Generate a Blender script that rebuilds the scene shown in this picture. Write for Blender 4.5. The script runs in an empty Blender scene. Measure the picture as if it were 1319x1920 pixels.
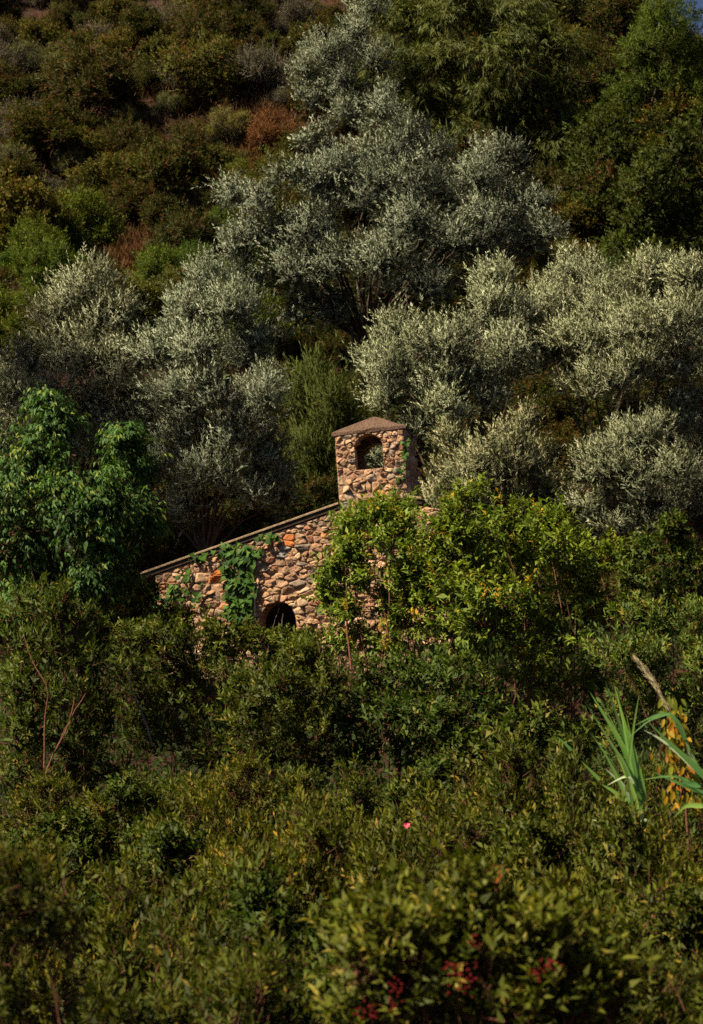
import bpy, math, random
import numpy as np
from mathutils import Matrix, Vector

# ------------------------------------------------------------------ camera, sky, sun, exposure
SC = bpy.context.scene
COL = SC.collection
PW, PH = 1319.0, 1920.0                 # photograph size: only used to read directions off it
F = 2938.0                              # focal length in photograph pixels
PITCH, ROLL = math.radians(8.0), math.radians(-4.0)
CAM = np.array([0.0, 0.0, 3.0])
fw = np.array([0, math.cos(PITCH), math.sin(PITCH)])
xr = np.array([1.0, 0, 0]); ur = np.array([0, -math.sin(PITCH), math.cos(PITCH)])
cr = math.cos(ROLL) * xr + math.sin(ROLL) * ur
cu = -math.sin(ROLL) * xr + math.cos(ROLL) * ur
cd = bpy.data.cameras.new('camera'); co = bpy.data.objects.new('camera', cd); COL.objects.link(co)
co.matrix_world = Matrix(((cr[0], cu[0], -fw[0], CAM[0]), (cr[1], cu[1], -fw[1], CAM[1]), (cr[2], cu[2], -fw[2], CAM[2]), (0, 0, 0, 1)))
cd.sensor_fit = 'HORIZONTAL'; cd.sensor_width = 24.0; cd.lens = 24.0 * F / PW
cd.clip_start = 0.1; cd.clip_end = 2000
cd.dof.use_dof = True; cd.dof.focus_distance = 22.0; cd.dof.aperture_fstop = 3.2
SC.camera = co

SUN_EL, SUN_AZ = math.radians(52), math.radians(236)       # azimuth clockwise from +Y: behind the camera, from the left
W = bpy.data.worlds.new('World'); SC.world = W; W.use_nodes = True
nt = W.node_tree; bg = nt.nodes['Background']
sky = nt.nodes.new('ShaderNodeTexSky'); sky.sky_type = 'NISHITA'; sky.sun_disc = False
sky.air_density = .4; sky.dust_density = 1.2; sky.ozone_density = .4
sky.sun_elevation = SUN_EL; sky.sun_rotation = SUN_AZ
nt.links.new(sky.outputs[0], bg.inputs[0]); bg.inputs[1].default_value = 0.05
sd = bpy.data.lights.new('sun', 'SUN'); sd.energy = 5.0; sd.angle = math.radians(2.5); sd.color = (1.0, 0.85, 0.61)
so = bpy.data.objects.new('sun', sd); COL.objects.link(so)
SDIR = np.array([math.sin(SUN_AZ) * math.cos(SUN_EL), math.cos(SUN_AZ) * math.cos(SUN_EL), math.sin(SUN_EL)])
so.rotation_euler = Vector(SDIR).to_track_quat('Z', 'Y').to_euler(); so.location = (-20, -20, 40)
SC.view_settings.view_transform = 'Standard'; SC.view_settings.look = 'None'
SC.view_settings.gamma = 1.0; SC.view_settings.use_curve_mapping = False
SC.view_settings.exposure = 1.12
SC.render.engine = 'CYCLES'
SC.cycles.use_denoising = False
SC.cycles.max_bounces = 5; SC.cycles.diffuse_bounces = 1; SC.cycles.glossy_bounces = 1; SC.cycles.transmission_bounces = 2
SC.cycles.sample_clamp_indirect = 1.5; SC.cycles.sample_clamp_direct = 6.0
SC.cycles.caustics_reflective = False; SC.cycles.caustics_refractive = False

# ------------------------------------------------------------------ numbers and directions
def rs(seed): return np.random.default_rng(seed)
def nrm(v): return v / np.maximum(np.linalg.norm(v, axis=-1, keepdims=True), 1e-9)
def ray(px, py):
    px = np.asarray(px, float); py = np.asarray(py, float)
    return fw + ((px - PW / 2) / F)[..., None] * cr + ((PH / 2 - py) / F)[..., None] * cu
def at(px, py, d):
    """the point seen in that direction at distance d in front of the viewpoint"""
    r = ray(px, py); return CAM + r * (np.asarray(d, float) / r[..., 1])[..., None]
TY = np.array([-60, -6, 0, 3, 6, 9, 14, 20, 25, 29, 33, 36, 41, 46, 60, 80, 100, 112, 160, 500])
TZ = np.array([1.2, 1.3, 1.4, 1.1, .55, .3, .55, 1.5, 2.7, 3.9, 4.7, 5.6, 9.4, 13.2, 24.0, 40.5, 56.0, 60.0, 60., 52.])
def terrain(x, y):
    x = np.asarray(x, float); y = np.asarray(y, float)
    z = np.interp(y, TY, TZ)
    k = np.clip((y - 36) / 25, 0, 1)
    z = z + k * (0.7 * np.sin(x * .31 + y * .11) + .5 * np.sin(x * .17 - y * .23 + 1.3) + .25 * np.sin(x * .9 + 2) * np.sin(y * .8))
    z = z + .07 * np.sin(x * 1.3 + .4) * np.sin(y * 1.1)
    ridge = CAM[2] + np.maximum(y, 40) * (.50 - .05 * np.clip((x - 15.5) / 1.5, 0, 4))
    z = np.where((x > 6) & (y > 55), np.minimum(z, ridge + np.clip(15 - x, 0, 20) * 1.2), z)
    return z
def hit(px, py):
    """where the line of sight meets the terrain"""
    r = ray(px, py); r = r / r[..., 1:2]
    d = np.full(np.shape(px), 30.0); best = np.full(np.shape(px), 130.0); done = np.zeros(np.shape(px), bool)
    for s in np.arange(31, 130, .5):
        p = CAM + r * s
        h = (p[..., 2] <= terrain(p[..., 0], p[..., 1])) & ~done
        best = np.where(h, s, best); done |= h
    p = CAM + r * best[..., None]
    p[..., 2] = terrain(p[..., 0], p[..., 1])
    return p

# ------------------------------------------------------------------ materials
def mat(name): 
    m = bpy.data.materials.new(name); m.use_nodes = True
    return m, m.node_tree, m.node_tree.nodes['Principled BSDF']
def leaf_mat(name, rough=.5, spec=.35, trans=.25, tint=(1, 1, 1), vary=1.0):
    m, t, b = mat(name)
    a0 = t.nodes.new('ShaderNodeAttribute'); a0.attribute_name = 'Col'
    oi = t.nodes.new('ShaderNodeObjectInfo'); vr = t.nodes.new('ShaderNodeValToRGB')       # every plant has its own cast
    e = vr.color_ramp.elements; e[0].color = (.80, .92, .95, 1); e[1].color = (1.22, 1.08, .80, 1); m_ = e.new(.45); m_.color = (.95, .96, .9, 1)
    t.links.new(oi.outputs['Random'], vr.inputs[0])
    a = t.nodes.new('ShaderNodeMix'); a.data_type = 'RGBA'; a.blend_type = 'MULTIPLY'; a.inputs[0].default_value = vary
    t.links.new(a0.outputs['Color'], a.inputs[6]); t.links.new(vr.outputs[0], a.inputs[7])
    t.links.new(a.outputs[2], b.inputs['Base Color'])
    b.inputs['Roughness'].default_value = rough; b.inputs['Specular IOR Level'].default_value = spec
    tr = t.nodes.new('ShaderNodeBsdfTranslucent')
    mx = t.nodes.new('ShaderNodeMix'); mx.data_type = 'RGBA'; mx.blend_type = 'MULTIPLY'; mx.inputs[0].default_value = 1
    mx.inputs[7].default_value = (*tint, 1)
    t.links.new(a.outputs[2], mx.inputs[6]); t.links.new(mx.outputs[2], tr.inputs[0])
    ms = t.nodes.new('ShaderNodeMixShader'); ms.inputs[0].default_value = trans
    t.links.new(b.outputs[0], ms.inputs[1]); t.links.new(tr.outputs[0], ms.inputs[2])
    t.links.new(ms.outputs[0], t.nodes['Material Output'].inputs[0])
    return m
def rough_mat(name, c1, c2, scale, bump=.4, rough=.9, attr=None, detail=8, bscale=None, amix=.35):
    m, t, b = mat(name)
    tc = t.nodes.new('ShaderNodeTexCoord')
    n = t.nodes.new('ShaderNodeTexNoise'); n.inputs['Scale'].default_value = scale; n.inputs['Detail'].default_value = detail
    n.inputs['Roughness'].default_value = .65
    t.links.new(tc.outputs['Object'], n.inputs['Vector'])
    r = t.nodes.new('ShaderNodeValToRGB'); r.color_ramp.elements[0].position = .3; r.color_ramp.elements[1].position = .7
    r.color_ramp.elements[0].color = (*c1, 1); r.color_ramp.elements[1].color = (*c2, 1)
    t.links.new(n.outputs[0], r.inputs[0]); out = r.outputs[0]
    if attr:
        a = t.nodes.new('ShaderNodeAttribute'); a.attribute_name = attr
        mx = t.nodes.new('ShaderNodeMix'); mx.data_type = 'RGBA'; mx.blend_type = 'MULTIPLY'; mx.inputs[0].default_value = 1
        t.links.new(a.outputs['Color'], mx.inputs[6]); t.links.new(out, mx.inputs[7]); out = mx.outputs[2]
    t.links.new(out, b.inputs['Base Color']); b.inputs['Roughness'].default_value = rough
    b.inputs['Specular IOR Level'].default_value = .2
    n2 = t.nodes.new('ShaderNodeTexNoise'); n2.inputs['Scale'].default_value = bscale or scale * 2.5; n2.inputs['Detail'].default_value = 6
    t.links.new(tc.outputs['Object'], n2.inputs['Vector'])
    bp = t.nodes.new('ShaderNodeBump'); bp.inputs['Strength'].default_value = bump; bp.inputs['Distance'].default_value = .03
    t.links.new(n2.outputs[0], bp.inputs['Height']); t.links.new(bp.outputs[0], b.inputs['Normal'])
    return m
M = {}
M['olive'] = leaf_mat('olive_leaf', .65, .12, .12, (1, 1, .7), .35)
M['green'] = leaf_mat('green_leaf', .7, .08, .25, (1.1, 1.2, .5))
M['gloss'] = leaf_mat('glossy_leaf', .55, .13, .27, (1.1, 1.2, .5))
M['dry'] = leaf_mat('dry_leaf', .8, .1, .2)
M['reed'] = leaf_mat('reed_leaf', .4, .4, .3, (1, 1.1, .6))
M['bark'] = rough_mat('bark', (.025, .016, .012), (.08, .055, .04), 9)
M['redbark'] = rough_mat('red_brown_bark', (.07, .025, .015), (.18, .08, .05), 12)
M['greybark'] = rough_mat('grey_bark', (.10, .08, .07), (.24, .20, .17), 12)
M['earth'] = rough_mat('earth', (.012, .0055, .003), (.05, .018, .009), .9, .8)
M['stone'] = rough_mat('rubble_stone', (.55, .52, .50), (1.1, 1.08, 1.05), 14, .55, .92, 'Col', bscale=40)
M['mortar'] = rough_mat('old_mortar', (.20, .12, .075), (.40, .26, .17), 12, .9, .95, bscale=30)
M['concrete'] = rough_mat('weathered_concrete', (.03, .017, .012), (.21, .13, .09), 34, 1.0, .95, bscale=60)
M['verge'] = rough_mat('roof_verge', (.12, .08, .05), (.34, .25, .16), 12, .6, .95)
M['dark_slab'] = rough_mat('dark_roof_slab', (.02, .013, .01), (.06, .04, .03), 10, .5)
M['berry'], _t, _b = mat('berry'); _b.inputs['Base Color'].default_value = (.11, .004, .005, 1); _b.inputs['Roughness'].default_value = .6; _b.inputs['Specular IOR Level'].default_value = .15
M['pink'], _t, _b = mat('pink_petal'); _b.inputs['Base Color'].default_value = (.8, .08, .16, 1); _b.inputs['Roughness'].default_value = .5

# ------------------------------------------------------------------ object helpers
def link(o, parent=None):
    COL.objects.link(o)
    if parent is not None: o.parent = parent
    return o
def tag(o, label, cat, group=None, kind=None):
    if label: o['label'] = label
    if cat: o['category'] = cat
    if group: o['group'] = group
    if kind: o['kind'] = kind
    return o
def thing(name, label, cat, loc=(0, 0, 0), group=None):
    o = bpy.data.objects.new(name, None); o.empty_display_size = .2; o.location = [float(v) for v in loc]
    link(o); return tag(o, label, cat, group)
def mesh_np(name, V, faces_idx, nper, material, col=None, smooth=False, vn=None):
    """V (n,3); faces_idx flat loop indices, nper verts per face (array or int)"""
    me = bpy.data.meshes.new(name)
    V = np.asarray(V, np.float32); fi = np.asarray(faces_idx, np.int32).ravel()
    nf = len(fi) // nper if np.isscalar(nper) else len(nper)
    tot = np.full(nf, nper, np.int32) if np.isscalar(nper) else np.asarray(nper, np.int32)
    me.vertices.add(len(V)); me.vertices.foreach_set('co', V.ravel())
    me.loops.add(len(fi)); me.loops.foreach_set('vertex_index', fi)
    me.polygons.add(nf); st = np.zeros(nf, np.int32); st[1:] = np.cumsum(tot)[:-1]
    me.polygons.foreach_set('loop_start', st); me.polygons.foreach_set('loop_total', tot)
    if smooth: me.polygons.foreach_set('use_smooth', np.ones(nf, bool))
    if col is not None:
        a = me.color_attributes.new('Col', 'FLOAT_COLOR', 'POINT')
        c = np.ones((len(V), 4), np.float32); c[:, :3] = col; a.data.foreach_set('color', c.ravel())
    me.materials.append(material); me.update(calc_edges=True)
    if vn is not None:
        me.polygons.foreach_set('use_smooth', np.ones(nf, bool)); me.normals_split_custom_set_from_vertices(vn.astype(np.float32))
    return me
def obj(name, me, parent=None, loc=None):
    o = bpy.data.objects.new(name, me); link(o, parent)
    if loc is not None: o.location = [float(v) for v in loc]
    return o
# leaf outlines: along, across, lift ; faces
TPL = {
 'blade': (np.array([(0, 0, 0), (.45, .5, .03), (1, 0, 0), (.45, -.5, .03)]), [(0, 3, 2, 1)]),
 'fold': (np.array([(0, 0, 0), (.4, .5, .14), (1, 0, -.10), (.4, -.5, .14), (.5, 0, 0)]), [(0, 4, 2, 1), (0, 3, 2, 4)]),
 'oval': (np.array([(0, 0, 0), (.28, .42, .10), (.7, .40, .06), (1, 0, -.08), (.7, -.40, .06), (.28, -.42, .10), (.3, 0, .0), (.7, 0, -.03)]),
          [(0, 6, 7, 1), (1, 7, 2, 2), (7, 3, 2, 2), (0, 5, 7, 6), (5, 4, 7, 7), (7, 4, 3, 3)]),
}
def leaf_arrays(P, D, N, L, Wd, tpl):
    T, Fc = TPL[tpl]
    D = nrm(D); S = nrm(np.cross(N, D)); U = np.cross(D, S)
    V = (P[:, None, :] + T[None, :, 0:1] * (D * L[:, None])[:, None, :] + T[None, :, 1:2] * (S * Wd[:, None])[:, None, :]
         + T[None, :, 2:3] * (U * L[:, None])[:, None, :])
    n, k = len(P), len(T)
    base = (np.arange(n) * k)[:, None]
    if tpl == 'oval':
        fl = []; npf = []
        for f in Fc:
            g = list(dict.fromkeys(f)); fl.append(g); npf.append(len(g))
        flat = np.concatenate([np.array(g) for g in fl])
        return V.reshape(-1, 3), (base + flat[None, :]).ravel(), np.tile(np.array(npf), n), k
    flat = np.concatenate([np.array(g) for g in Fc])
    return V.reshape(-1, 3), (base + flat[None, :]).ravel(), 4, k
def tube_arrays(P, R, sides=4):
    """P (n,K,3), R (n,K)"""
    n, K, _ = P.shape
    T = np.gradient(P, axis=1); T = nrm(T)
    ref = np.where(np.abs(T[..., 2:3]) > .9, np.array([1., 0, 0]), np.array([0, 0, 1.]))
    A = nrm(np.cross(T, ref)); B = np.cross(T, A)
    ang = np.arange(sides) / sides * 2 * math.pi
    V = P[:, :, None, :] + R[:, :, None, None] * (np.cos(ang)[None, None, :, None] * A[:, :, None, :] + np.sin(ang)[None, None, :, None] * B[:, :, None, :])
    base = (np.arange(n) * K * sides)[:, None, None, None]
    k = (np.arange(K - 1) * sides)[None, :, None, None]; s = np.arange(sides)[None, None, :, None]; s2 = (s + 1) % sides
    f = np.concatenate([base + k + s, base + k + s2, base + k + sides + s2, base + k + sides + s], axis=3)
    return V.reshape(-1, 3), f.reshape(-1)
def tubes(name, P, R, material, parent=None, sides=4, smooth=True):
    V, f = tube_arrays(np.asarray(P, float), np.asarray(R, float), sides)
    return obj(name, mesh_np(name, V, f, 4, material, smooth=smooth), parent)
def bez(a, b, c, K):
    t = np.linspace(0, 1, K)[None, :, None]
    return (1 - t) ** 2 * a[:, None] + 2 * t * (1 - t) * b[:, None] + t * t * c[:, None]

# ------------------------------------------------------------------ growing foliage
BASE = dict(clump=2.6, crad=.42, twigs=14, leaves=9, tl=.28, L=.07, W=.018, up=.5, out=.8, rnd=.5, along=.7, side=.75, droop=0., nup=.5,
            tpl='blade', mat='green', bark='bark', cA=(.05, .08, .02), cB=(.1, .14, .04), cC=None, pC=0., flat=1.0, twigR=.004, twigfrac=.3, bias=.45, shell=.6, inner=.10, isz=2.2, bend=.55)
def sp(**k): d = dict(BASE); d.update(k); return d
SP = {
 'olive': sp(clump=5.6, crad=.36, twigs=24, leaves=12, tl=.28, L=.086, W=.021, up=.75, out=.65, rnd=.38, along=.9, side=.55, nup=.45, inner=.2, isz=1.8, mat='olive',
             bend=.75, cA=(.11, .125, .075), cB=(.235, .255, .17), cC=(.32, .34, .245), pC=.12, bark='bark', twigfrac=.35),
 'olive_far': sp(inner=.2, isz=1.8, clump=3.8, crad=.42, twigs=21, leaves=11, tl=.32, L=.10, W=.029, up=.55, out=.75, rnd=.45, along=.8, side=.6, nup=.3, mat='olive',
             bend=.75, cA=(.075, .09, .06), cB=(.175, .20, .14), cC=(.26, .285, .21), pC=.12, twigfrac=.25),
 'weep': sp(clump=1.6, inner=.14, crad=.5, twigs=22, leaves=12, tl=.5, L=.26, W=.032, up=.05, out=.8, rnd=.5, along=.6, side=.5, droop=.9, nup=.4, mat='green',
             cA=(.045, .055, .012), cB=(.115, .125, .032), cC=(.12, .14, .065), pC=.15),
 'heath': sp(clump=2.8, crad=.42, twigs=24, leaves=14, tl=.4, L=.13, W=.022, up=1.1, out=.5, rnd=.3, along=1.2, side=.4, nup=.3, mat='green',
             cA=(.045, .055, .012), cB=(.10, .108, .024)),
 'oak': sp(clump=2.4, crad=.45, twigs=14, leaves=10, tl=.3, L=.12, W=.065, up=.3, out=.8, rnd=.6, mat='green', cA=(.020, .031, .008), cB=(.052, .068, .016)),
 'greenpine': sp(clump=1.8, crad=.5, twigs=20, leaves=12, tl=.4, L=.19, W=.035, up=.5, out=.8, rnd=.5, mat='green', cA=(.040, .055, .009), cB=(.10, .115, .018)),
 'broad': sp(clump=5.5, crad=.32, twigs=17, leaves=7, tl=.30, L=.108, W=.038, up=.35, out=.7, rnd=.5, along=.45, side=.55, droop=.85, nup=.3, mat='gloss', tpl='fold',
             cA=(.020, .055, .018), cB=(.062, .14, .045), cC=(.12, .18, .04), pC=.10, twigfrac=.6),
 'terebinth': sp(clump=5.2, crad=.30, twigs=9, leaves=11, tl=.27, L=.095, W=.042, up=.85, out=.75, rnd=.5, along=.5, side=.9, nup=.9, mat='gloss', tpl='fold',
             bend=.45, cA=(.055, .10, .014), cB=(.15, .215, .032), cC=(.28, .19, .02), pC=.02, bark='redbark', twigfrac=1., twigR=.003),
 'lentisk': sp(clump=12, crad=.20, twigs=13, leaves=11, tl=.18, L=.068, W=.024, up=.75, out=.6, rnd=.4, along=.7, side=.75, nup=.6, mat='gloss', tpl='blade',
             cA=(.028, .042, .006), cB=(.082, .102, .012), cC=(.16, .14, .02), pC=.06, bark='redbark', twigfrac=.8),
 'leafy': sp(clump=11, crad=.24, twigs=9, leaves=9, tl=.19, L=.080, W=.038, up=.5, out=.7, rnd=.5, along=.6, side=.8, nup=.7, mat='gloss', tpl='fold',
             cA=(.030, .048, .008), cB=(.085, .112, .016), cC=(.15, .14, .03), pC=.05, bark='redbark', twigfrac=.6),
}
UP = np.array([0, 0, 1.])
SP['olive_pale'] = sp(**{**SP['olive'], 'cA': (.13, .145, .08), 'cB': (.265, .285, .175), 'cC': (.36, .375, .25)})
SP['olive_grey'] = sp(**{**SP['olive'], 'cA': (.095, .11, .06), 'cB': (.22, .23, .135), 'cC': (.31, .31, .20)})
def foliage(lobes, s, seed, dens=1.0):
    """lobes: list of (centre, (rx,ry,rz)). Returns leaf arrays, twig tubes and clump centres."""
    r = rs(seed); CC = []; LC = []; RR = []
    for c, rad in lobes:
        rad = np.asarray(rad, float); m = rad.mean()
        K = max(6, int(round(s['clump'] * dens * 4 * math.pi * m * m * .55)))
        d = nrm(r.normal(size=(K, 3)) + np.array([0, -.3 * min(1, s['bias']), s['bias']]))
        keep = (d[:, 1] < .35) | (r.random(K) < .45)
        d = d[keep]
        q = s['shell'] + (1 - s['shell']) * r.random(len(d)) ** .6
        q *= 1 + .18 * np.sin(d[:, 0] * 5 + seed) * np.sin(d[:, 2] * 6 + seed * 1.7)
        CC.append(c + d * rad * (q * .9)[:, None]); LC.append(np.repeat(np.asarray(c)[None], len(d), 0)); RR.append(np.full(len(d), m))
    CC = np.concatenate(CC); LC = np.concatenate(LC); RR = np.concatenate(RR)
    nt_ = s['twigs']; n = len(CC) * nt_
    cs = np.minimum(s['crad'], RR * .6) * r.uniform(.6, 1.25, len(CC))
    off = r.normal(size=(n, 3)) * np.repeat(cs, nt_)[:, None] * np.array([.5, .5, .42])
    O = np.repeat(CC, nt_, 0) + off
    out = nrm(nrm(O - np.repeat(LC, nt_, 0)) + nrm(off) * .7)
    D = nrm(out * s['out'] + UP * s['up'] + r.normal(size=(n, 3)) * s['rnd'])
    TL = s['tl'] * r.uniform(.55, 1.35, n)
    nl = s['leaves']
    t = (np.tile(np.linspace(.1, 1, nl), n) + r.uniform(-.05, .05, n * nl))
    Dl = np.repeat(D, nl, 0); Ol = np.repeat(O, nl, 0); TLl = np.repeat(TL, nl)
    P = Ol + Dl * (TLl * t)[:, None] + UP * (-s['droop'] * .25 * TLl * t * t)[:, None]
    a = np.tile(np.arange(nl) * 2.4, n) + np.repeat(r.uniform(0, 6.28, n), nl)
    A = nrm(np.cross(Dl, np.array([.3, .2, 1.]))); B = np.cross(Dl, A)
    sd_ = np.cos(a)[:, None] * A + np.sin(a)[:, None] * B
    tip = (t > .9)[:, None]
    LD = nrm(Dl * s['along'] + sd_ * np.where(tip, .2, s['side']) + r.normal(size=(n * nl, 3)) * .18 - UP * s['droop'])
    N = nrm(UP * s['nup'] + nrm(r.normal(size=(n * nl, 3))) * (1 - s['nup'] * .5) + out.repeat(nl, 0) * .25)
    bend = nrm(nrm(P - np.repeat(np.repeat(LC, nt_, 0), nl, 0)) * .75 + UP * .45)
    N = N * np.where((N * bend).sum(1) < 0, -1., 1.)[:, None]
    sz = np.repeat(r.uniform(.8, 1.2, n), nl) * r.uniform(.7, 1.25, n * nl)
    k = np.repeat(np.clip(r.normal(.5, .28, n) + np.repeat(r.normal(0, .2, len(CC)), nt_), 0, 1), nl)[:, None]
    c = np.array(s['cA']) * (1 - k) + np.array(s['cB']) * k
    if s['cC'] is not None:
        w = (np.repeat(r.random(n) < s['pC'], nl) | (r.random(n * nl) < s['pC'] * .5))[:, None]
        c = np.where(w, np.array(s['cC']), c)
    c = c * r.uniform(.78, 1.22, (n * nl, 1))
    # inner leaves: larger foliage deep in the lobes, nearer the darker leaf colour
    ni = int(len(P) * s['inner']); j = r.integers(0, len(CC), ni); q = r.random((ni, 1)) ** .5 * .85
    Pi = LC[j] + (CC[j] - LC[j]) * q + r.normal(size=(ni, 3)) * (RR[j] * .22)[:, None]
    P = np.concatenate([P, Pi]); LD = np.concatenate([LD, nrm(r.normal(size=(ni, 3)) + UP * (.3 - s['droop']))]); Ni = nrm(r.normal(size=(ni, 3)) + UP * .6); bi = nrm(nrm(Pi - LC[j]) * .75 + UP * .45); N = np.concatenate([N, Ni * np.where((Ni * bi).sum(1) < 0, -1., 1.)[:, None]]); bend = np.concatenate([bend, bi])
    sz = np.concatenate([sz, s['isz'] * r.uniform(.7, 1.2, ni)]); kk_ = r.random((ni, 1)) * .6
    c = np.concatenate([c, np.array(s['cA']) * (1 - kk_) + np.array(s['cB']) * kk_])
    tw = r.random(n) < s['twigfrac']
    twP = np.stack([O[tw] - D[tw] * .08, O[tw] + D[tw] * TL[tw][:, None] * .95 - UP * (s['droop'] * .22 * TL[tw])[:, None]], 1)
    twR = np.repeat(np.array([[s['twigR'], s['twigR'] * .4]]), len(twP), 0)
    return (P, LD, N, s['L'] * sz, s['W'] * sz, c, bend), (twP, twR), (CC, LC)
def leaf_mesh(name, arr, s):
    P, LD, N, L, Wd, c, bend = arr
    V, f, per, k = leaf_arrays(P, LD, N, L, Wd, s['tpl'])
    S_ = nrm(np.cross(N, nrm(LD))); U_ = np.cross(nrm(LD), S_)
    vn = nrm(U_ * (1 - s['bend']) + bend * s['bend'])          # shading normals bent outward and up: tufts get lighter tops, darker undersides
    return mesh_np(name, V, f, per, M[s['mat']], np.repeat(c, k, 0), vn=np.repeat(vn, k, 0))
def grow(name, label, cat, spec, lobes, base, seed, dens=1.0, group=None, trunkR=.1, forks=None, stems=1, crown='crown', trunk='trunk', limbR=.035, spread=.3):
    """a tree or shrub: Empty at its base > trunk (or stems), crown, twigs joined to the trunk mesh"""
    s = SP[spec] if isinstance(spec, str) else spec
    r = rs(seed + 999)
    base = np.asarray(base, float)
    root = thing(name, label, cat, base, group)
    lob = [(np.asarray(c) - base, rad) for c, rad in lobes]
    arr, (twP, twR), (CC, LC) = foliage(lob, s, seed, dens)
    obj(crown, leaf_mesh(crown, arr, s), root)
    # limbs
    cen = np.array([c for c, _ in lob]); mid = cen.mean(0)
    low = cen[:, 2].min()
    VV, FF, off = [], [], 0
    def add(P, R, sides=4):
        nonlocal off
        V, f = tube_arrays(P, R, sides); VV.append(V); FF.append(f + off); off += len(V)
    if stems == 1:
        fork = np.array([mid[0] * .45, mid[1] * .45, max(.25 * mid[2], low * .6, .3)]) if forks is None else np.asarray(forks) - base
        P = bez(np.array([[0, 0, -.3]]), np.array([[fork[0] * .2 + r.normal() * .1, fork[1] * .2, fork[2] * .5]]), fork[None], 7)
        add(P, np.linspace(trunkR * 1.35, trunkR * .85, 7)[None], 8)
        st = np.repeat(fork[None], len(cen), 0)
    else:
        a = r.uniform(0, 6.28, len(cen)); st = np.stack([np.cos(a) * spread, np.sin(a) * spread, np.full(len(cen), -.15)], 1) * r.uniform(.2, 1, (len(cen), 1))
        st[:, 0] += cen[:, 0] * .45; st[:, 2] = terrain(st[:, 0] + base[0], st[:, 1] + base[1]) - base[2] - .1
    cm = st * .5 + cen * .5 + r.normal(size=cen.shape) * np.array([.25, .25, .12]) * np.linalg.norm(cen - st, axis=1)[:, None] * .5
    cm[:, 2] += .1 * np.linalg.norm(cen - st, axis=1) * (1 if stems == 1 else -.3)
    P = bez(st, cm, cen, 8); P[:, 1:-1] += r.normal(size=P[:, 1:-1].shape) * .03
    w = np.linspace(1, .3, 8)[None] * np.repeat(np.linalg.norm(np.array([q for _, q in lob]), axis=1)[:, None] / .9, 8, 1) ** .5
    add(P, limbR * w, 6)
    j = r.integers(3, 7, len(CC))                                    # branchlets from the limb ends into the clumps
    e = CC; b0 = LC + r.normal(size=LC.shape) * .05
    P = bez(b0, (b0 + e) / 2 + r.normal(size=e.shape) * .08 + UP * -.04, e, 4)
    add(P, np.repeat(np.linspace(limbR * .4, limbR * .12, 4)[None], len(P), 0), 3)
    if len(twP): add(twP, twR, 3)
    me = mesh_np(trunk, np.concatenate(VV), np.concatenate(FF), 4, M[s['bark']], smooth=True)
    obj(trunk, me, root)
    return root
def lobes_px(L, d, ymid=None, thick=.8, back=.35, seed=1, jit=.25, rscale=1.0):
    """crown lobes read as directions and sizes; they are spread over a real depth round distance d"""
    r = rs(seed); L = np.array([l[:4] for l in L], float)
    c0 = L[:, :2].mean(0); ext = np.maximum(np.abs(L[:, :2] - c0).max(0), 1) * 1.15
    half = thick * .5 * (np.ptp(L[:, 0]) + 2 * L[:, 2].mean()) * d / F
    out = []
    for (x, y, a, b) in L:
        q = min(1, math.hypot((x - c0[0]) / ext[0], (y - c0[1]) / ext[1]))
        dd = -half * math.sqrt(max(0, 1 - q * q)) * .8 + r.normal() * jit * half * .6
        if r.random() < back:
            e = d + abs(dd) * .9 + .2; out.append((at(x + r.normal() * 8, y - 6, e), np.array([a, (a + b) / 2, b]) * e / F * rscale * .95))
        e = d + dd
        out.append((at(x, y, e), np.array([a, (a + b) / 2, b]) * e / F * rscale))
    return out
def base_at(px, d, dz=0.):
    p = at(px, 1200, d); return np.array([p[0], d, float(terrain(p[0], d)) + dz])

# ------------------------------------------------------------------ the ground
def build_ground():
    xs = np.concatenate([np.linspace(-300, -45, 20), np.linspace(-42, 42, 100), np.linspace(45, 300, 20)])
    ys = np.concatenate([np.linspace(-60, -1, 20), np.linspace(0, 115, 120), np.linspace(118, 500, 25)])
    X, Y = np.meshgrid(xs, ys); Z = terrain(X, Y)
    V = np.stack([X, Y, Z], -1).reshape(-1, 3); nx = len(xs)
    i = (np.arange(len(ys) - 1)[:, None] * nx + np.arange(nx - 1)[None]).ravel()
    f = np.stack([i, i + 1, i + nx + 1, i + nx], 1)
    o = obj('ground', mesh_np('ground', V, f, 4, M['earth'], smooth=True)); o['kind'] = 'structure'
build_ground()

# ------------------------------------------------------------------ the stone house
YAW = math.radians(10)
UA = np.array([math.cos(YAW), -math.sin(YAW), 0]); NA = np.array([-math.sin(YAW), -math.cos(YAW), 0])    # along the wall, out of the wall
P0 = at(700, 878, 30.0)
def uv(px, py, off=0.):
    """wall coordinates (metres right, metres up) of a direction, on the wall plane moved out by off"""
    r = ray(px, py); o = P0 + NA * off
    t = ((o - CAM) @ NA) / (r @ NA); p = CAM + r * np.asarray(t)[..., None] - o
    return np.stack([p @ UA, p[..., 2]], -1)
def w3(u, v, n=0.): return P0 + UA * u + UP * v + NA * n
def clip(poly, a, n):
    out = []; m = len(poly)
    for i in range(m):
        p, q = poly[i], poly[(i + 1) % m]; dp = (p[0] - a[0]) * n[0] + (p[1] - a[1]) * n[1]; dq = (q[0] - a[0]) * n[0] + (q[1] - a[1]) * n[1]
        if dp <= 0: out.append(p)
        if dp * dq < 0:
            t = dp / (dp - dq); out.append((p[0] + t * (q[0] - p[0]), p[1] + t * (q[1] - p[1])))
    return out
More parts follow.
